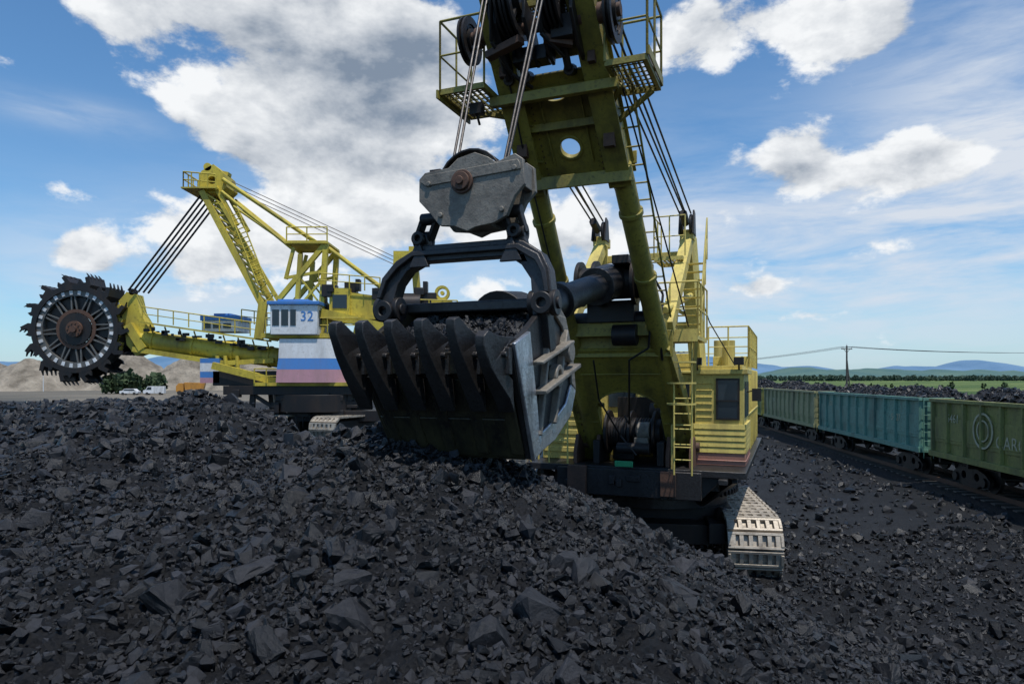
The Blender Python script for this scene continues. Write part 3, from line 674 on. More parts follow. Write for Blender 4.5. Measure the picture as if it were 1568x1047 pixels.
LW=empty('undercarriage',(0,2.0,0),radians(12),SH)
def shoe_track(L,H,W,xc,zb,pitch):
    sh=MB(); rad=H/2; st=L-2*rad; per=2*st+2*pi*rad; n=int(per/pitch); p=per/n
    for i in range(n):
        s_=i*p
        if s_<st: pos=(-st/2+s_,rad); th=0
        elif s_<st+pi*rad: a=(s_-st)/rad; pos=(st/2+rad*sin(a),rad*cos(a)); th=-a
        elif s_<2*st+pi*rad: pos=(st/2-(s_-st-pi*rad),-rad); th=-pi
        else: a=(s_-2*st-pi*rad)/rad; pos=(-st/2-rad*sin(a),-rad*cos(a)); th=-pi-a
        R=Matrix.Rotation(th+random.uniform(-.03,.03),3,'X'); C=Vector((xc+random.uniform(-.01,.01),pos[0],zb+rad+pos[1]))
        def add(lx,ly,lz,sx,sy,sz): sh.box(C+R@Vector((lx,ly,lz)),(sx,sy,sz),R)
        add(0,-p*.39,0,W,p*.16,.10); add(0,p*.39,0,W,p*.16,.10)
        for k in range(6): add(-W/2+W*(k+.5)/6+ (0),0,.0,W*.075 if 0<k<5 else W*.12,p*.62,.085)
        add(-W/2+.03,0,.01,.06,p*.62,.12); add(W/2-.03,0,.01,.06,p*.62,.12)
        add(0,0,-.05,W*.96,p*.62,.02)
    return sh
for xc,nm in((2.0,'right_track'),(-2.0,'left_track')):
    shoe_track(5.0,1.22,1.12,xc,-0.04,.36).obj(nm,TAN,LW,bevel=.006)
b=MB()
for xc in(2.0,-2.0):
    b.bx(xc-.3,xc+.3,-1.9,1.9,.35,.95)
    for y in(-1.9,1.9): b.tube((xc-.42,y,.57),(xc+.42,y,.57),.5,n=28)
    for y in(-1.2,-.6,0,.6,1.2): b.tube((xc-.42,y,.27),(xc+.42,y,.27),.2,n=20)
b.bx(-1.7,1.7,-1.2,1.2,.55,1.25); b.bx(1.1,1.45,-2.1,-1.2,.6,1.05)
b.bx(-1.2,1.2,-1.8,-1.2,.5,.95); b.tube((1.35,-1.9,.8),(1.45,-1.4,1.2),.14,n=14)
b.obj('car_body',BLACK,LW,bevel=.015)

# ------------------------------------------------------------------ BUCKET WHEEL EXCAVATOR (side-elevation units of 4.785 cm)
K=.04785
BW=empty('bucket_wheel_excavator',((500-784)*K,50,.05))
def E(u,v,y=0): return Vector(((u-500)*K,y,(665-v)*K))
b=MB()
wc=E(127,505,0); U=K
b.ring(wc+Vector((0,-.7,0)),(0,1,0),62*U,50*U,.25,n=60); b.ring(wc+Vector((0,.7,0)),(0,1,0),62*U,50*U,.25,n=60)
b.ring(wc,(0,1,0),60*U,57*U,1.4,n=60)
for k in range(12):
    a=2*pi*k/12+.1; d=Vector((cos(a),0,sin(a))); e=Vector((-sin(a),0,cos(a)))
    for yy in(-.72,.6):
        for q in(-1,1): b.beam(wc+d*18*U+e*q*.22+Vector((0,yy,0)),wc+d*51*U+e*q*.12+Vector((0,yy,0)),.08,.10,up=e)
b.obj('wheel',WHEELST,BW)
b=MB()
b.ring(wc,(0,1,0),52*U,20*U,.3,n=48)
for k in range(12):
    a=2*pi*(k+.5)/12+.1; d=Vector((cos(a),0,sin(a))); e=Vector((-sin(a),0,cos(a)))
    b.prism([(-.5,22*U),(.5,24*U),(.75,47*U),(-.2,49*U)],lambda p,q,t,d=d,e=e:wc+d*q+e*p+Vector((0,t,0)),-.55,-.2)
for k in range(14):
    a=2*pi*k/14; d=Vector((cos(a),0,sin(a))); e=Vector((-sin(a),0,cos(a)))
    f_=lambda p,q,t,d=d,e=e: wc+d*(q*U)+e*(p*U)+Vector((0,t,0))
    b.prism([(-7,60),(-9,70),(-3,82),(2,79),(-1,72),(5,70),(9,74),(11,68),(8,60)],f_,-.95,-.8)
    b.prism([(-7,60),(-9,70),(-3,82),(2,79),(-1,72),(5,70),(9,74),(11,68),(8,60)],f_,.8,.95)
    b.prism([(-7,60),(-9,70),(-3,82),(-1,80),(-6,70),(-5,60)],f_,-.8,.8)
    for t in(-.7,-.25,.25,.7): b.prism([(-5,80),(-1,80),(4,86)],f_,t-.08,t+.08)
b.ring(wc+Vector((0,-.9,0)),(0,1,0),66*U,58.6*U,.12,n=56); b.ring(wc+Vector((0,-.80,0)),(0,1,0),24*U,12*U,.15,n=30)
b.obj('wheel_buckets',BLACK,BW)
b=MB()
for k in range(28):
    a=2*pi*(k+.5)/28; d=Vector((cos(a),0,sin(a))); e=Vector((-sin(a),0,cos(a)))
    b.prism([(-2.2,52),(2.2,52),(2.6,58),(-2.6,58)],lambda p,q,t,d=d,e=e: wc+d*(q*U)+e*(p*U)+Vector((0,t,0)),-.88,-.83)
b.obj('wheel_wear_plates',WHITE,BW)
b=MB(); b.tube(wc+Vector((0,-1.05,0)),wc+Vector((0,-.7,0)),12*U,n=30); b.tube(wc+Vector((0,-1.2,0)),wc+Vector((0,-1.05,0)),5*U,n=20)
for k in range(10):
    a=2*pi*k/10; b.tube(wc+Vector((9*U*cos(a),-1.1,9*U*sin(a))),wc+Vector((9*U*cos(a),-1.0,9*U*sin(a))),.06,n=8)
b.ring(wc+Vector((0,-.74,0)),(0,1,0),30*U,25*U,.1,n=36)
b.obj('wheel_hub',RUST,BW)
b=MB()
b.tube(wc+Vector((0,.9,0)),wc+Vector((0,2.2,0)),10*U,n=24)
b.beam(E(123,505,1.9),E(225,520,1.9),1.0,.7); b.beam(E(225,520,1.9),E(225,520,0),.9,.9)
b.tube(E(212,520),E(430,548),15*U,n=28)
for t in(.12,.4,.68,.93):
    p=E(212,520).lerp(E(430,548),t); b.ring(p,E(430,548)-E(212,520),16.5*U,14*U,.15,n=28)
b.beam(E(205,498,-.3),E(228,535,-.3),.6,1.2,up=(0,1,0)); b.prism([(188,462),(200,448),(214,452),(220,480),(232,500),(228,540),(214,545),(200,528),(196,500)],lambda a,c,t:E(a,c,t),-.5,.5)
b.beam(E(212,535,-.7),E(350,556,-.7),.3,.35); b.beam(E(350,556,-.7),E(425,552,-.7),.3,.35)
for u in(340,352,370): b.tube(E(u,545,-.8),E(u+2,575,-.8),.14,n=8)
b.beam(E(228,495,-.9),E(420,523,-.9),.7,.12)
for u in range(240,420,22): b.beam(E(u,497+(u-228)*.146,-.9),E(u,512+(u-228)*.13,-.4),.08,.08)
for k in range(12):
    b.beam(E(186+3*cos(k),470+k*6,-.6),E(192+5*cos(k*2),474+k*6,-.6),.3,.25)
for y in(-1.3,1.3):
    b.beam(E(322,300,y),E(412,470,y),.34,.42); b.beam(E(350,318,y),E(440,470,y),.22,.26) if y<0 else None
    b.beam(E(340,292,y*.8),E(372,350,y*.8),.28,.28)
for k in range(9):
    t0=k/9;t1=(k+1)/9
    p=E(322,300).lerp(E(412,470),t0);q=E(322,300).lerp(E(412,470),t1)
    b.beam(p+Vector((0,-1.3,0)),q+Vector((0,1.3,0)),.12,.12); b.beam(p+Vector((0,-1.3,0)),p+Vector((0,1.3,0)),.12,.12)
    p2=E(350,318,-1.3).lerp(E(440,470,-1.3),t0); b.beam(p+Vector((0,-1.3,0)),p2,.1,.1); b.beam(q+Vector((0,-1.3,0)),p2,.1,.1)
b.ladder(E(372,330,-1.7),E(415,440,-1.7),.6,(1,0,.4),.35,.05)
b.prism([(312,288),(318,268),(336,258),(352,272),(356,292),(345,302),(322,300)],lambda a,c,t:E(a,c,t),-1.0,1.0,holes=[circ(334,282,7,6,12)])
b.tube(E(327,262,-1.0),E(327,262,1.0),6*U,n=20); b.beam(E(322,262,0),E(352,268,0),.6,.25)
for y in(-1.2,1.2):
    b.tube(E(352,282,y),E(500,382,y),.16,n=10); b.tube(E(350,300,y),E(455,385,y),.12,n=10)
    b.tube(E(510,385,y),E(600,452,y),.16,n=10); b.tube(E(368,322,y),E(440,372,y),.1,n=8)
for y in(-1.5,1.5):
    b.beam(E(508,378,y),E(500,500,y),.36,.36); b.beam(E(505,382,y),E(438,462,y),.32,.32); b.beam(E(460,385,y),E(448,432,y),.22,.22)
    b.beam(E(452,378,y),E(508,378,y),.28,.28); b.beam(E(448,430,y),E(505,420,y),.2,.2); b.beam(E(470,395,y),E(465,470,y),.3,.3)
    b.beam(E(415,465,y),E(408,520,y),.6,.3); b.beam(E(505,430,y),E(470,470,y),.15,.15); b.beam(E(470,430,y),E(500,470,y),.12,.12)
b.rail([E(450,376,-1.6),E(510,376,-1.6)],1.0,1.2,.05)
b.rail([E(297,296,-1.6),E(345,300,-1.6)],1.1,.6,.05); b.rail([E(297,296,-1.6),E(297,296,1.4)],1.1,.7,.05); b.bx(E(294,0).x,E(346,0).x,-1.7,1.5,E(0,298).z,E(0,296).z)
b.bx(E(448,0).x,E(512,0).x,-1.8,1.5,E(0,380).z,E(0,377).z)
b.rail([E(232,493,-1.2),E(416,519,-1.2)],1.0,1.1,.045); b.rail([E(360,492,1.2),E(420,500,1.2)],1.0,1.1,.045)
b.bx(E(500,0).x,E(705,0).x,-2.0,2.5,E(0,492).z,E(0,486).z); b.bx(E(515,0).x,E(545,0).x,-1.9,1.5,E(0,486).z,E(0,446).z)
b.prism([(545,452),(590,458),(596,486),(545,486)],lambda a,c,t:E(a,c,t),-1.7,1.0)
b.beam(E(500,482,-2.0),E(600,505,-2.0),.5,.6); b.bx(E(418,0).x,E(560,0).x,-2.4,2.4,E(0,520).z,E(0,513).z)
b.rail([E(500,445,-2),E(590,452,-2)],1.0,1.0,.045); b.rail([E(600,484,-2.2),E(704,486,-2.2)],1.0,1.0,.05)
b.rail([E(425,512,-2.4),E(560,512,-2.4)],1.0,1.0,.045)
for u in(510,535,560): b.beam(E(u,486,-1.9),E(u-8,520,-1.9),.3,.3)
b.beam(E(612,392,-.8),E(606,486,-.8),.5,.5); b.beam(E(632,388,.8),E(640,486,.8),.5,.5); b.bx(E(606,0).x,E(642,0).x,-1,1,E(0,402).z,E(0,388).z)
b.bx(E(628,0).x,E(640,0).x,-.7,.7,E(0,388).z,E(0,380).z); b.beam(E(560,470,0),E(700,478,0),1.6,.5)
b.ring(E(680,452,-1.2),(0,1,0),11*U,7*U,.5,n=28); b.tube(E(680,452,-1.4),E(680,452,-1.0),3*U,n=12); b.bx(E(665,0).x,E(695,0).x,-1.8,1.5,E(0,478).z,E(0,464).z)
b.bx(E(408,0).x,E(575,0).x,-2.5,2.5,E(0,590).z,E(0,585).z); b.rail([E(410,586,-2.6),E(445,586,-2.6)],1.0,.8,.045)
b.beam(E(340,560,-1.5),E(440,585,-1.5),.4,.5); b.beam(E(345,520,1.0),E(350,600,1.0),.5,.5)
b.obj('steel_structure',BYEL,BW)
b=MB()
for k in range(5):
    b.tube(E(318+k*3,300,-.8+k*.4),E(206+k*3,447,-.8+k*.4),.07,n=6)
for dv in(0,6,12): b.tube(E(352,276+dv,.3),E(620,400+dv,.3),.03,n=6)
b.ring(E(208,448,-.3),(0,1,0),5*U,2*U,.4,n=20)
b.obj('stay_cables',BLACK,BW)
b=MB()
b.bx(E(436,0).x,E(504,0).x,-3.0,.2,E(0,516).z,E(0,473).z)
b.obj('control_cabin',WHITE,BW,bevel=.04)
b=MB(); b.bx(E(432,0).x,E(507,0).x,-3.15,.4,E(0,473).z+.002,E(0,468).z); b.bx(E(443,0).x,E(488,0).x,-2.5,0,E(0,468).z,E(0,464).z); b.bx(E(292,0).x,E(354,0).x,1.5,4,E(0,488).z,E(0,480).z); b.bx(E(310,0).x,E(337,0).x,1.9,3.5,E(0,480).z,E(0,476).z)
b.obj('cabin_roof',BLUE,BW,bevel=.03)
b=MB(); b.bx(E(294,0).x,E(352,0).x,1.6,3.9,E(0,505).z,E(0,488.1).z); b.obj('rear_cabin',WHITE,BW)
b=MB()
for(u0,u1)in((439,449),(452,462),(465,473)): b.bx(E(u0,0).x,E(u1,0).x,-3.03,-2.99,E(0,503).z,E(0,480).z)
b.bx(E(504,0).x-.01,E(504,0).x+.03,-2.6,-1.5,E(0,503).z,E(0,480).z)
for(u0,u1)in((298,308),(312,324),(328,340)): b.bx(E(u0,0).x,E(u1,0).x,1.55,1.61,E(0,500).z,E(0,492).z)
b.bx(E(520,0).x,E(541,0).x,-1.95,-1.89,E(0,476).z,E(0,456).z)
b.obj('cabin_glass',GLASS,BW)
text('hull_number','32',.95,BLUE,BW,Matrix.Translation(E(479,496,-3.02))@Matrix.Rotation(pi/2,4,'X'))
def band(b,v0,v1,out=0.0,o2=0.0):
    pts=[(448,-2.8),(515,-2.8),(562,-.8),(562,2.5),(448,2.5)]
    def poly(v,o):
        r=[]
        for u,y in pts: r.append(E(u+(u-505)*o,v,y*(1+o)))
        return r
    A=poly(v0,out);B=poly(v1,o2);n=5
    b.add(A+B,[(i,(i+1)%n,n+(i+1)%n,n+i) for i in range(n)]+[tuple(range(n)),tuple(range(n,2*n))])
b=MB(); band(b,522,550,0,.02)
b.obj('skirt_white_band',WHITE,BW)
b=MB(); band(b,550.1,566,.021,.05); b.bx(E(316,0).x,E(345,0).x,-1,1,E(0,556).z,E(0,549).z);b.bx(E(316,0).x,E(345,0).x,-1,1,E(0,578).z,E(0,569).z); b.obj('skirt_blue_band',BLUE,BW)
b=MB(); band(b,566.1,585,.051,.07); b.bx(E(316,0).x,E(345,0).x,-1,1,E(0,586).z,E(0,578.1).z); b.obj('skirt_pink_band',PINK2,BW)
b=MB(); b.bx(E(316,0).x,E(345,0).x,-1,1,E(0,568.9).z,E(0,556.1).z); b.obj('side_panel',WHITE,BW)
b=MB()
b.bx(E(362,0).x,E(570,0).x,-2.3,2.3,E(0,603).z,E(0,590.1).z); b.tube(E(490,628),E(490,603),3.2,n=40)
b.bx(E(335,0).x,E(445,0).x,-1.0,2.0,E(0,590).z,E(0,568).z)
for u in(402,440,470,520,545):
    b.beam(E(u,603,-1.8),E(u-4,655,-1.8),.35,.35); b.beam(E(u,603,1.8),E(u+4,655,1.8),.35,.35)
b.bx(E(455,0).x,E(590,0).x,-2.2,2.2,E(0,642).z,E(0,626).z)
b.beam(E(402,603,-1.8),E(470,645,-1.8),.25,.25); b.rail([E(470,655,-2.5),E(500,640,-2.5)],1.0,.6,.05)
for k in range(22):
    u=random.uniform(375,565); v=random.uniform(600,640); b.box(E(u,v,random.uniform(-2.4,-1.4)),(random.uniform(.3,1.2),.5,random.uniform(.2,.7)))
for k in range(22):
    u=random.uniform(500,660); b.box(E(u,random.uniform(440,482),random.uniform(-1.9,0)),(random.uniform(.3,.9),.6,random.uniform(.3,1)))
b.tube(E(590,470,-1.8),E(650,470,-1.8),.7,n=20); b.bx(E(640,0).x,E(672,0).x,-1.6,1,E(0,470).z,E(0,452).z)
for k in range(30):
    u=random.uniform(235,430); b.box(E(u,505+(u-228)*.14+random.uniform(-4,8),-.95),(random.uniform(.15,.7),.15,random.uniform(.1,.3)))
b.obj('undercarriage_frame',BLACK,BW,bevel=.02)
tr=empty('crawler_tracks',tuple(E(560,665,-.5)),radians(-25),BW)
shoe_track(9.0,1.5,2.2,0,0,.5).obj('track_a',TAN,tr); shoe_track(9.0,1.5,2.2,-4.5,0,.5).obj('track_b',TAN,tr)
b=MB(); b.bx(-.7,.7,-3.6,3.6,.3,1.2); b.bx(-5.2,-3.8,-3.6,3.6,.3,1.2); b.obj('track_frames',BLACK,tr)

# ------------------------------------------------------------------ TRACK + WAGONS
ang=-math.atan(.132)
def trackpt(y): return Vector((12.45+1.56+.132*y,y,0))
RT=empty('railway_track',tuple(trackpt(0)),ang)
b=MB()
for sx in(-.76,.76):
    b.bx(sx-.035,sx+.035,-20,260,.16,.30); b.bx(sx-.07,sx+.07,-20,260,.145,.16)
b.obj('rails',RUST,RT)
b=MB()
for k in range(420): b.bx(-1.35,1.35,-20+k*.6,-19.76+k*.6,.03,.144)
b.obj('sleepers',WOOD,RT)
gridmesh('ballast',np.linspace(-2.2,2.2,16),np.linspace(-20,260,700),lambda x,y:np.clip(.12-.25*np.clip(np.abs(x)-1.5,0,None),-.2,.12)+.03*fbm(x*3,y*3,2,8)-.02,COALF,parent=RT)
def wagon(yc,mat,label,seed,peak=.55):
    rnd=np.random.default_rng(seed)
    W=empty('freight_wagon',tuple(trackpt(yc)),ang); L=12.5; hw=1.55; z0=1.35; z1=3.42
    b=MB()
    b.bx(-hw+.12,-hw+.18,-L/2,L/2,z0,z1); b.bx(hw-.18,hw-.12,-L/2,L/2,z0,z1)
    b.bx(-hw+.18,hw-.18,-L/2,-L/2+.06,z0,z1); b.bx(-hw+.18,hw-.18,L/2-.06,L/2,z0,z1)
    b.bx(-hw+.18,hw-.18,-L/2+.06,L/2-.06,z0,z0+.1)
    for sg in(-1,1):
        xo=sg*(hw-.06)
        b.box((xo,0,z1-.06),(.14,L+.1,.12)); b.box((xo,0,z0+.02),(.16,L+.1,.2))
        for k in range(12):
            y=-L/2+.08+k*(L-.16)/11
            b.prism([(-.09,0),(.09,0),(.05,.1),(-.05,.1)],lambda a,c,t,y=y,sg=sg:Vector((sg*(hw-.12+c),y+a,t)),z0+.12,z1-.12)
        for k in range(11):
            y=-L/2+.08+(k+.5)*(L-.16)/11; b.box((xo-sg*.03,y,z0+.62),(.04,L/11-.35,.05))
            b.box((sg*(hw-.10),y,(z0+z1)/2-.1),(.03,L/11-.32,.9))
    for sg in(-1,1):
        y=sg*(L/2)
        b.box((0,y+sg*.04,z1-.06),(2*hw-.3,.1,.12)); b.box((0,y+sg*.04,z0+.05),(2*hw-.2,.14,.24))
        for xx in(-1.2,-.4,.4,1.2): b.box((xx,y+sg*.05,(z0+z1)/2),(.12,.09,z1-z0-.35))
        b.ladder((-1.25,y+sg*.16,z0-.3),(-1.25,y+sg*.16,z1),.35,(1,0,0),.32,.015)
    b.obj('gondola_body',mat,W,bevel=.01)
    b=MB()
    b.bx(-.25,.25,-L/2-.3,L/2+.3,1.0,1.3)
    for k in range(7): b.bx(-1.35,1.35,-L/2+.4+k*1.95,-L/2+.52+k*1.95,1.05,1.25)
    for cy in(-4.3,4.3):
        b.bx(-1.1,1.1,cy-.2,cy+.2,.65,1.0)
        for sx in(-1.02,1.02):
            b.prism([(-1.25,.62),(-.95,.82),(-.5,.95),(.5,.95),(.95,.82),(1.25,.62),(1.2,.42),(.85,.42),(.55,.36),(.45,.28),(-.45,.28),(-.55,.36),(-.85,.42),(-1.2,.42)],lambda a,c,t,cy=cy:Vector((t,cy+a,c+.1)),sx-.07,sx+.07,holes=[circ(-.42,.66,.16,.14,12),circ(.42,.66,.16,.14,12)])
            for wy in(-.92,.92): b.tube((sx*1.08-.06,cy+wy,.77-.12),(sx*1.08+.06,cy+wy,.77-.12),.16,n=14)
        for wy in(-.92,.92):
            b.tube((-.95,cy+wy,.77),(.95,cy+wy,.77),.08,n=12)
            for sx in(-.76,.76): b.tube((sx-.06,cy+wy,.77),(sx+.06,cy+wy,.77),.47,n=32)
    for sg in(-1,1):
        b.box((0,sg*(L/2+.35),1.1),(.35,.5,.28)); b.beam((.15,sg*(L/2+.5),1.1),(.15,sg*(L/2+.75),1.1),.16,.24)
        b.tube((-.5,sg*(L/2+.1),1.1),(-.4,sg*(L/2+.5),.75),.025,n=6)
    b.tube((-.6,-1,.9),(-.6,.3,.9),.2,n=14); b.beam((-1.0,-5,1.1),(-1.0,5,1.1),.04,.04)
    b.obj('running_gear',BLACK,W,bevel=.006)
    def zz(lx,ly): return z1-.25+peak*np.clip(1-(np.abs(lx)/1.3)**2,0,1)*(.6+.8*(fbm(ly*.35+seed,lx*.1,2,seed)+.3))*np.clip((L/2-np.abs(ly))/1.5,0,1)
    gridmesh('coal_load_bed',np.linspace(-hw+.19,hw-.19,24),np.linspace(-L/2+.07,L/2-.07,90),lambda x,y:zz(x,y)+.1*fbm(x*3,y*3,3,seed),COALF,parent=W)
    n=1500; lx=rnd.uniform(-1.3,1.3,n); ly=rnd.uniform(-L/2+.2,L/2-.2,n)
    lumps(np.stack([lx,ly,zz(lx,ly)+.03],1),np.clip(.11*np.exp(rnd.normal(0,.5,n)),.05,.35),'coal_load',COAL,W)
    MX=Matrix(((0,0,-1,0),(-1,0,0,0),(0,1,0,0),(0,0,0,1)))
    for (txt,yy,z_,sz) in label:
        text('lettering',txt,sz,LETTER,W,Matrix.Translation((-hw+.075,yy,z_))@MX)
    return W
PN=13.3
w1=wagon(26.2-PN/2,WGREEN,[('5461',5.1,2.6,.42),('CARGO',2.0,1.95,.6),('78',-1.5,2.5,.5)],3,.75)
b=MB(); b.ring((-1.50,.4+2.3,2.45),(1,0,0),.60,.53,.02,n=40); b.ring((-1.50,.4+2.3,2.45),(1,0,0),.36,.31,.02,n=40); b.obj('round_emblem',LETTER,w1)
wagon(26.2-PN*1.5,WGREEN,[],13,.5)
wagon(26.2+PN/2,TEAL,[('6318',4.6,2.7,.35),('54 27',-3.5,2.4,.4)],4,.75)
wagon(26.2+PN*1.5,WYEL,[('2094',4,2.5,.4)],5,.9)
for k,mt in((2.5,WGREEN),(3.5,TEAL),(4.5,WYEL),(5.5,WGREEN)): wagon(26.2+PN*k,mt,[],20+int(k),.8)

# ------------------------------------------------------------------ utility poles + wires
def pole(x,y,h=9.0,rz=0.3):
    P=empty('utility_pole',(x,y,0),rz)
    b=MB(); b.tube((0,0,-.3),(0,0,h),.17,.11,n=12); b.tube((.9,0,-.2),(.08,0,h*.75),.1,.08,n=10)
    b.beam((-1.0,0,h-.5),(1.0,0,h-.5),.1,.12); b.beam((-.6,0,h-.5),(0,0,h-1.1),.05,.05); b.beam((.6,0,h-.5),(0,0,h-1.1),.05,.05)
    b.obj('wooden_post',WOOD,P)
    b=MB()
    for q in(-.9,.9,0): b.tube((q,0,h-.44 if q else h),(q,0,h-.2 if q else h+.25),.06,.035,n=8)
    b.obj('insulators',WHITE,P)
    return Vector((x,y,h))
pp=[pole(20,190),pole(51,104,9.1),pole(82,40)]
b=MB()
for a,c in zip(pp[:-1],pp[1:]):
    for off in(-.9,0,.9):
        pts=[]
        for i in range(17):
            t=i/16; p=a.lerp(c,t); p.z+=-.15-3.2*4*t*(1-t)*.6; p.x+=off; pts.append(p)
        b.path(pts,.022,n=5)
b.obj('power_line',BLACK)
P=empty('lamp_post',(-143.5,209,0)); b=MB(); b.tube((0,0,0),(0,0,5.5),.12,.08,n=8); b.tube((0,0,5.4),(1.1,0,5.9),.05,n=6); b.box((1.3,0,5.9),(.6,.25,.12)); b.obj('post',WHITE,P)

# ------------------------------------------------------------------ distance
HILLF=flat_noise_mat('far_hill_forest_hazed',(0.07,0.15,0.25),(0.11,0.20,0.31),.002,1.0)  # blue of the aerial haze is painted into the base colour
HILLN=flat_noise_mat('near_hill_forest_hazed',(0.04,0.10,0.10),(0.08,0.14,0.11),.006,1.0)  # forest green shifted bluish in the colour to stand in for haze
def ridgefn(yc,dep,amp,sc,seed,peaks):
    def f(x,y):
        h=amp*np.clip(.5+fbm(x*sc,y*sc*.3,5,seed),0.05,None)
        for px,w,a in peaks: h=h+a*np.exp(-((x-px)/w)**2)
        return h*np.clip(1-np.abs(y-yc)/dep,0,1)**.8-2
    return f
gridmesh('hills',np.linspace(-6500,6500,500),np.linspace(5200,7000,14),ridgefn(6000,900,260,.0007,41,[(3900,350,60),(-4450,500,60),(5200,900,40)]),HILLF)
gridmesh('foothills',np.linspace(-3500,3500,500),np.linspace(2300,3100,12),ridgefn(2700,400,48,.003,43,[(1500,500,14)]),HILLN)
def crowns(name,N,xf,yf,hmin,hmax,mat,seed):
    r=np.random.default_rng(seed)
    per=60
    x=xf(r,N);y=yf(r,N);h=r.uniform(hmin,hmax,N)
    P=[];S=[]
    for i in range(N):
        d=r.normal(size=(per,3)); d/=np.linalg.norm(d,axis=1,keepdims=True); rad=r.uniform(.5,1,(per,1))**.5
        base=terr(np.array([x[i]]),np.array([y[i]]),False)[0]
        p=d*rad*np.array([h[i]*.33,h[i]*.33,h[i]*.46])+np.array([x[i],y[i],base+h[i]*.52])
        P.append(p); S.append(np.full(per,h[i]*.14)*r.uniform(.6,1.4,per))
    P=np.concatenate(P);S=np.concatenate(S);n=len(P)
    a=r.normal(size=(n,3));a/=np.linalg.norm(a,axis=1,keepdims=True); b_=np.cross(a,r.normal(size=(n,3)));b_/=np.linalg.norm(b_,axis=1,keepdims=True)
    S=S[:,None]
    V=np.stack([P-a*S-b_*S*.6,P+a*S-b_*S*.6,P+a*S+b_*S*.6,P-a*S+b_*S*.6],1).reshape(-1,3)
    F=np.arange(4*n).reshape(n,4)
    return fastmesh(name,V,F,mat,False)
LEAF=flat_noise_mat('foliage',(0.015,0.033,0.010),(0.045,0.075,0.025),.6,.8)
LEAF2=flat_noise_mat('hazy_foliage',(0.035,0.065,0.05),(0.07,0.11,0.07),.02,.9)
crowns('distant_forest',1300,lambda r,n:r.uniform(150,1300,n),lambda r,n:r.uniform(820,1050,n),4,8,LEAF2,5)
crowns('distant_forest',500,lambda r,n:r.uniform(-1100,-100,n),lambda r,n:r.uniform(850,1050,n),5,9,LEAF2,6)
crowns('shrubs',18,lambda r,n:r.uniform(-107,-95,n),lambda r,n:r.uniform(178,186,n),3.0,6.3,LEAF,9)
crowns('shrubs',30,lambda r,n:r.uniform(60,190,n),lambda r,n:r.uniform(150,330,n),1.5,3.2,LEAF,10)
SAND=flat_noise_mat('sandy_overburden',(0.12,0.10,0.075),(0.33,0.285,0.225),.16,.95,.8,3.0)
def sand(x,y):
    h=0
    for cx,cy,w,a in((-195,245,26,13),(-165,235,16,11),(-140,250,20,13.5),(-118,248,16,12),(-95,250,18,10),(-70,262,22,8),(-220,260,30,10),(-40,290,20,5)):
        d=np.hypot((x-cx)/w,(y-cy)/(w*.8)); h=np.maximum(h,a*np.clip(1.15-d,0,1))
    return h+np.clip(h,0,2)*1.1*fbm(x*.09,y*.09,5,61,.65)-.15
gridmesh('sand_hill',np.linspace(-270,0,300),np.linspace(205,320,130),sand,SAND)
def car(name,x,y,rz,mat,h=1.5,L=4.3,van=False):
    C=empty(name,(x,y,T(x,y)+.02),rz); b=MB()
    prof=[(-L/2,.35),(-L/2,.95),(-L*.36,1.0),(-L*.22,h),(L*.3,h),(L*.42,1.0),(L/2,.95),(L/2,.35)] if not van else [(-L/2,.35),(-L/2,1.1),(-L*.38,1.25),(-L*.28,h),(L/2-.05,h),(L/2,.35)]
    b.prism(prof,lambda a,c,t:Vector((a,t,c)),-.85,.85); b.obj('body',mat,C,bevel=.06)
    b=MB()
    g=[(-L*.32,1.05),(-L*.21,h-.1),(L*.28,h-.1),(L*.36,1.05)] if not van else [(-L*.35,1.25),(-L*.27,h-.15),(-L*.1,h-.15),(-L*.1,1.25)]
    b.prism(g,lambda a,c,t:Vector((a,t,c)),-.87,.87); b.obj('windows',GLASS,C)
    b=MB()
    for wx in(-L*.31,L*.31):
        for wy in(-.8,.8): b.tube((wx,wy-.11,.33),(wx,wy+.11,.33),.33,n=18)
    b.obj('wheels',RUBBER,C)
car('car',-94,168,.1,WHITE); car('van',-88.5,169,.2,WHITE,2.1,4.8,True)
C=empty('dump_truck',(-79,168,T(-79,168)),.3); b=MB()
b.prism([(-3.2,.8),(-3.2,2.2),(-2.6,2.9),(-1.5,2.9),(-1.5,.8)],lambda a,c,t:Vector((a,t,c)),-1.2,1.2); b.prism([(-1.2,1.3),(-1.4,3.1),(3.3,3.0),(3.0,1.4)],lambda a,c,t:Vector((a,t,c)),-1.25,1.25); b.obj('cab_and_tipper',ORANGE,C,bevel=.05)
b=MB(); b.bx(-3.0,3.0,-.6,.6,.7,1.2)
for wx in(-2.4,1.0,2.2):
    for wy in(-1.0,1.0): b.tube((wx,wy-.2,.55),(wx,wy+.2,.55),.55,n=18)
b.obj('chassis',RUBBER,C)

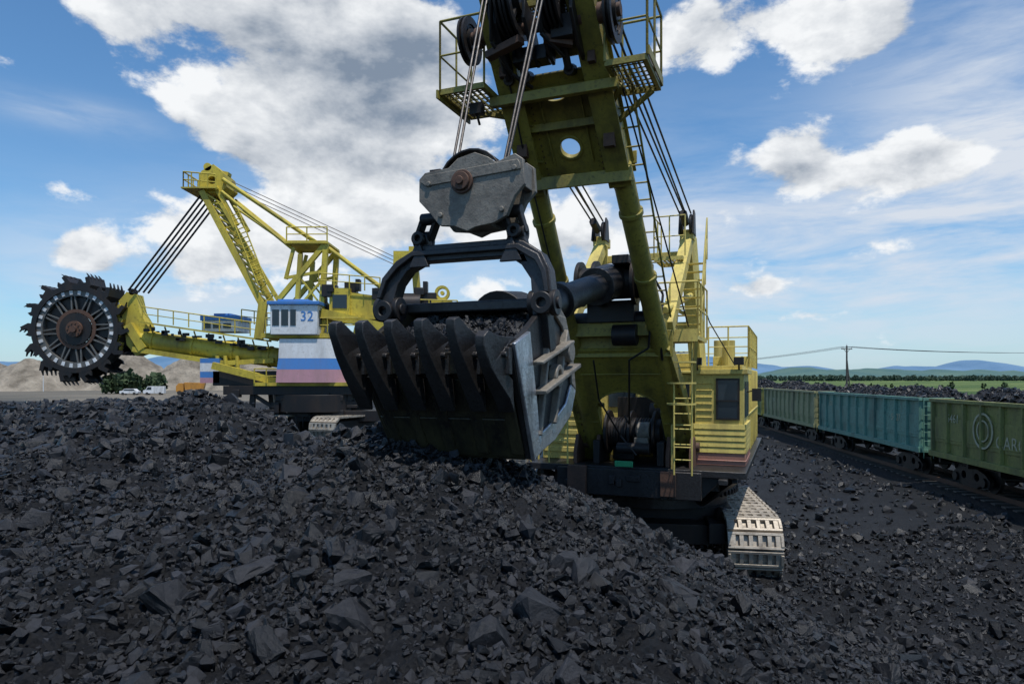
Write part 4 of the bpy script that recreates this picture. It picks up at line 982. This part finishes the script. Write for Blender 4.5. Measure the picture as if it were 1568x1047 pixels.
# ------------------------------------------------------------------ sky, sun, camera
sv=Vector((.14,-.28,.92)).normalized()
el=math.asin(sv.z); az=atan2(sv.x,sv.y)
w=bpy.data.worlds.new('World'); scene.world=w; w.use_nodes=True; nt=w.node_tree; L=nt.links
bg=nt.nodes['Background']; bg.inputs[1].default_value=.1
sky=nt.nodes.new('ShaderNodeTexSky'); sky.sky_type='NISHITA'; sky.sun_disc=False; sky.sun_elevation=el; sky.sun_rotation=az%(2*pi)
sky.air_density=1.0; sky.dust_density=0.4; sky.ozone_density=2.0
tc=nt.nodes.new('ShaderNodeTexCoord'); sp=nt.nodes.new('ShaderNodeSeparateXYZ'); L.new(tc.outputs['Generated'],sp.inputs[0])
def M(op,a,b=None,c=None,cl=False):
    k=nt.nodes.new('ShaderNodeMath'); k.operation=op; k.use_clamp=cl
    for i,v in enumerate((a,b,c)):
        if v is None: continue
        if isinstance(v,(int,float)): k.inputs[i].default_value=v
        else: L.new(v,k.inputs[i])
    return k.outputs[0]
AZ=M('MULTIPLY',M('ARCTAN2',sp.outputs[0],sp.outputs[1]),57.2958); EL=M('MULTIPLY',M('ARCSINE',sp.outputs[2]),57.2958)
def blob(a,e,sa,se,wt):
    u=M('DIVIDE',M('SUBTRACT',AZ,a),sa); v=M('DIVIDE',M('SUBTRACT',EL,e),se)
    r=M('ADD',M('MULTIPLY',u,u),M('MULTIPLY',v,v)); return M('MULTIPLY',M('EXPONENT',M('MULTIPLY',r,-1)),wt)
def ssum(l):
    s=l[0]
    for q in l[1:]: s=M('ADD',s,q)
    return s
cov=ssum([blob(*q) for q in [(-18,26,12,6,1.0),(-29,27,5,3,.6),(-8,23,8,6,.85),(-22,18.5,4.5,3,.75),(-14,17,7,4,.8),(-9,13,9,3.5,.8),
  (14,25.5,5,3.2,.8),(22,26,6,2.2,.75),(27.5,23.8,5,1.8,.75),(22.7,17,3.2,2.4,.9),(25.5,14.5,7,2.0,.72),(30,15.6,2.6,1.5,.75),(33.4,15,2.5,1.3,.65),
  (-32.2,9,1.8,1.4,.75),(-33.5,13.2,1.8,.8,.5),(-31,17,2.5,1,.35),(-25,12,4,2.0,.6),(-25,8,6,2.0,.6),(-18,11,6,3,.65),
  (19.3,7.1,3,.9,.6),(24,4.7,3,.7,.55),(34.4,5.2,3,.7,.55),(29,9.5,5,1.2,.45),(-2.4,7,3,1.6,.6),(5,11,6,5,.65),(18,12,5,2,.5),(60,30,20,10,.6),(-70,30,20,14,.6),(150,35,50,15,.6)]])
def noise(vec,scale,detail,rough,dist=0):
    n=nt.nodes.new('ShaderNodeTexNoise'); n.inputs['Scale'].default_value=scale; n.inputs['Detail'].default_value=detail; n.inputs['Roughness'].default_value=rough; n.inputs['Distortion'].default_value=dist
    L.new(vec,n.inputs['Vector']); return n.outputs[0]
mp=nt.nodes.new('ShaderNodeMapping'); mp.inputs['Scale'].default_value=(1,1,1.7); L.new(tc.outputs['Generated'],mp.inputs[0])
mp2=nt.nodes.new('ShaderNodeMapping'); mp2.inputs['Scale'].default_value=(1,1,1.7); mp2.inputs['Location'].default_value=(-.012,-.0,.045); L.new(tc.outputs['Generated'],mp2.inputs[0])
n1=noise(mp.outputs[0],8,9,.60,.1); n2=noise(mp2.outputs[0],8,5,.58,.1); nb=noise(mp.outputs[0],3.2,3,.5)
d0=M('ADD',M('ADD',M('MULTIPLY',M('SUBTRACT',n1,.5),2.6),M('MULTIPLY',M('SUBTRACT',nb,.5),1.0)),M('SUBTRACT',cov,.40))
dens=M('DIVIDE',d0,.34,cl=True)
ds=nt.nodes.new('ShaderNodeMapRange'); ds.interpolation_type='SMOOTHSTEP'; L.new(dens,ds.inputs[0]); dens=ds.outputs[0]
grey=ssum([blob(-13,21.5,9,3.6,.62),blob(-20,25,6,2.2,.25),blob(23.5,15.6,3,1.0,.25),blob(-6,26,6,3,.4)])
sh=M('SUBTRACT',M('ADD',.86,M('MULTIPLY',M('SUBTRACT',n1,n2),2.3)),M('ADD',grey,M('MULTIPLY',M('MAXIMUM',M('SUBTRACT',d0,.35),0),.28)),cl=True)
mc=nt.nodes.new('ShaderNodeMix'); mc.data_type='RGBA'; L.new(sh,mc.inputs[0]); mc.inputs[6].default_value=(2.2,2.8,3.7,1); mc.inputs[7].default_value=(9.2,9.4,9.6,1)
mp3=nt.nodes.new('ShaderNodeMapping'); mp3.inputs['Scale'].default_value=(1,1,5); mp3.inputs['Rotation'].default_value=(0,.12,0); L.new(tc.outputs['Generated'],mp3.inputs[0])
n3=noise(mp3.outputs[0],4,8,.62,.3)
veil=ssum([blob(28,9,16,7,1.25),blob(36,18,9,8,.95),blob(12,9,7,8,.8),blob(-28,7,12,4.5,.85),blob(-8,10,14,7,.8),blob(-33,18,5,1.0,.6)])
vd=M('MULTIPLY',M('MULTIPLY',veil,M('DIVIDE',M('SUBTRACT',n3,.30),.30,cl=True)),.85,cl=True)
haze=M('MULTIPLY',M('EXPONENT',M('MULTIPLY',M('MAXIMUM',EL,0),-.2)),.6)
tint=nt.nodes.new('ShaderNodeMix'); tint.data_type='RGBA'; tint.blend_type='MULTIPLY'; tint.inputs[0].default_value=1; L.new(sky.outputs[0],tint.inputs[6]); tint.inputs[7].default_value=(.82,1.22,1.45,1)
def mix(f,a,b):
    k=nt.nodes.new('ShaderNodeMix'); k.data_type='RGBA'; L.new(f,k.inputs[0])
    for i,v in((6,a),(7,b)):
        if isinstance(v,tuple): k.inputs[i].default_value=v
        else: L.new(v,k.inputs[i])
    return k.outputs[2]
c=mix(haze,tint.outputs[2],(5.0,6.2,7.8,1)); c=mix(vd,c,(6.8,7.4,8.3,1)); c=mix(dens,c,mc.outputs[2])
L.new(c,bg.inputs[0])
sd=bpy.data.lights.new('sun','SUN'); sd.energy=4.2; sd.angle=radians(.6); sd.color=(1,.96,.90)
so=bpy.data.objects.new('sun',sd); link(so); so.rotation_euler=sv.to_track_quat('Z','Y').to_euler(); so.location=(0,0,60)
cd_=bpy.data.cameras.new('camera'); cam=bpy.data.objects.new('camera',cd_); link(cam)
cam.location=(0,0,4.2); cam.rotation_euler=(pi/2,0,0); cd_.lens=24; cd_.sensor_width=36; cd_.shift_y=.035; cd_.clip_start=.05; cd_.clip_end=20000
scene.camera=cam
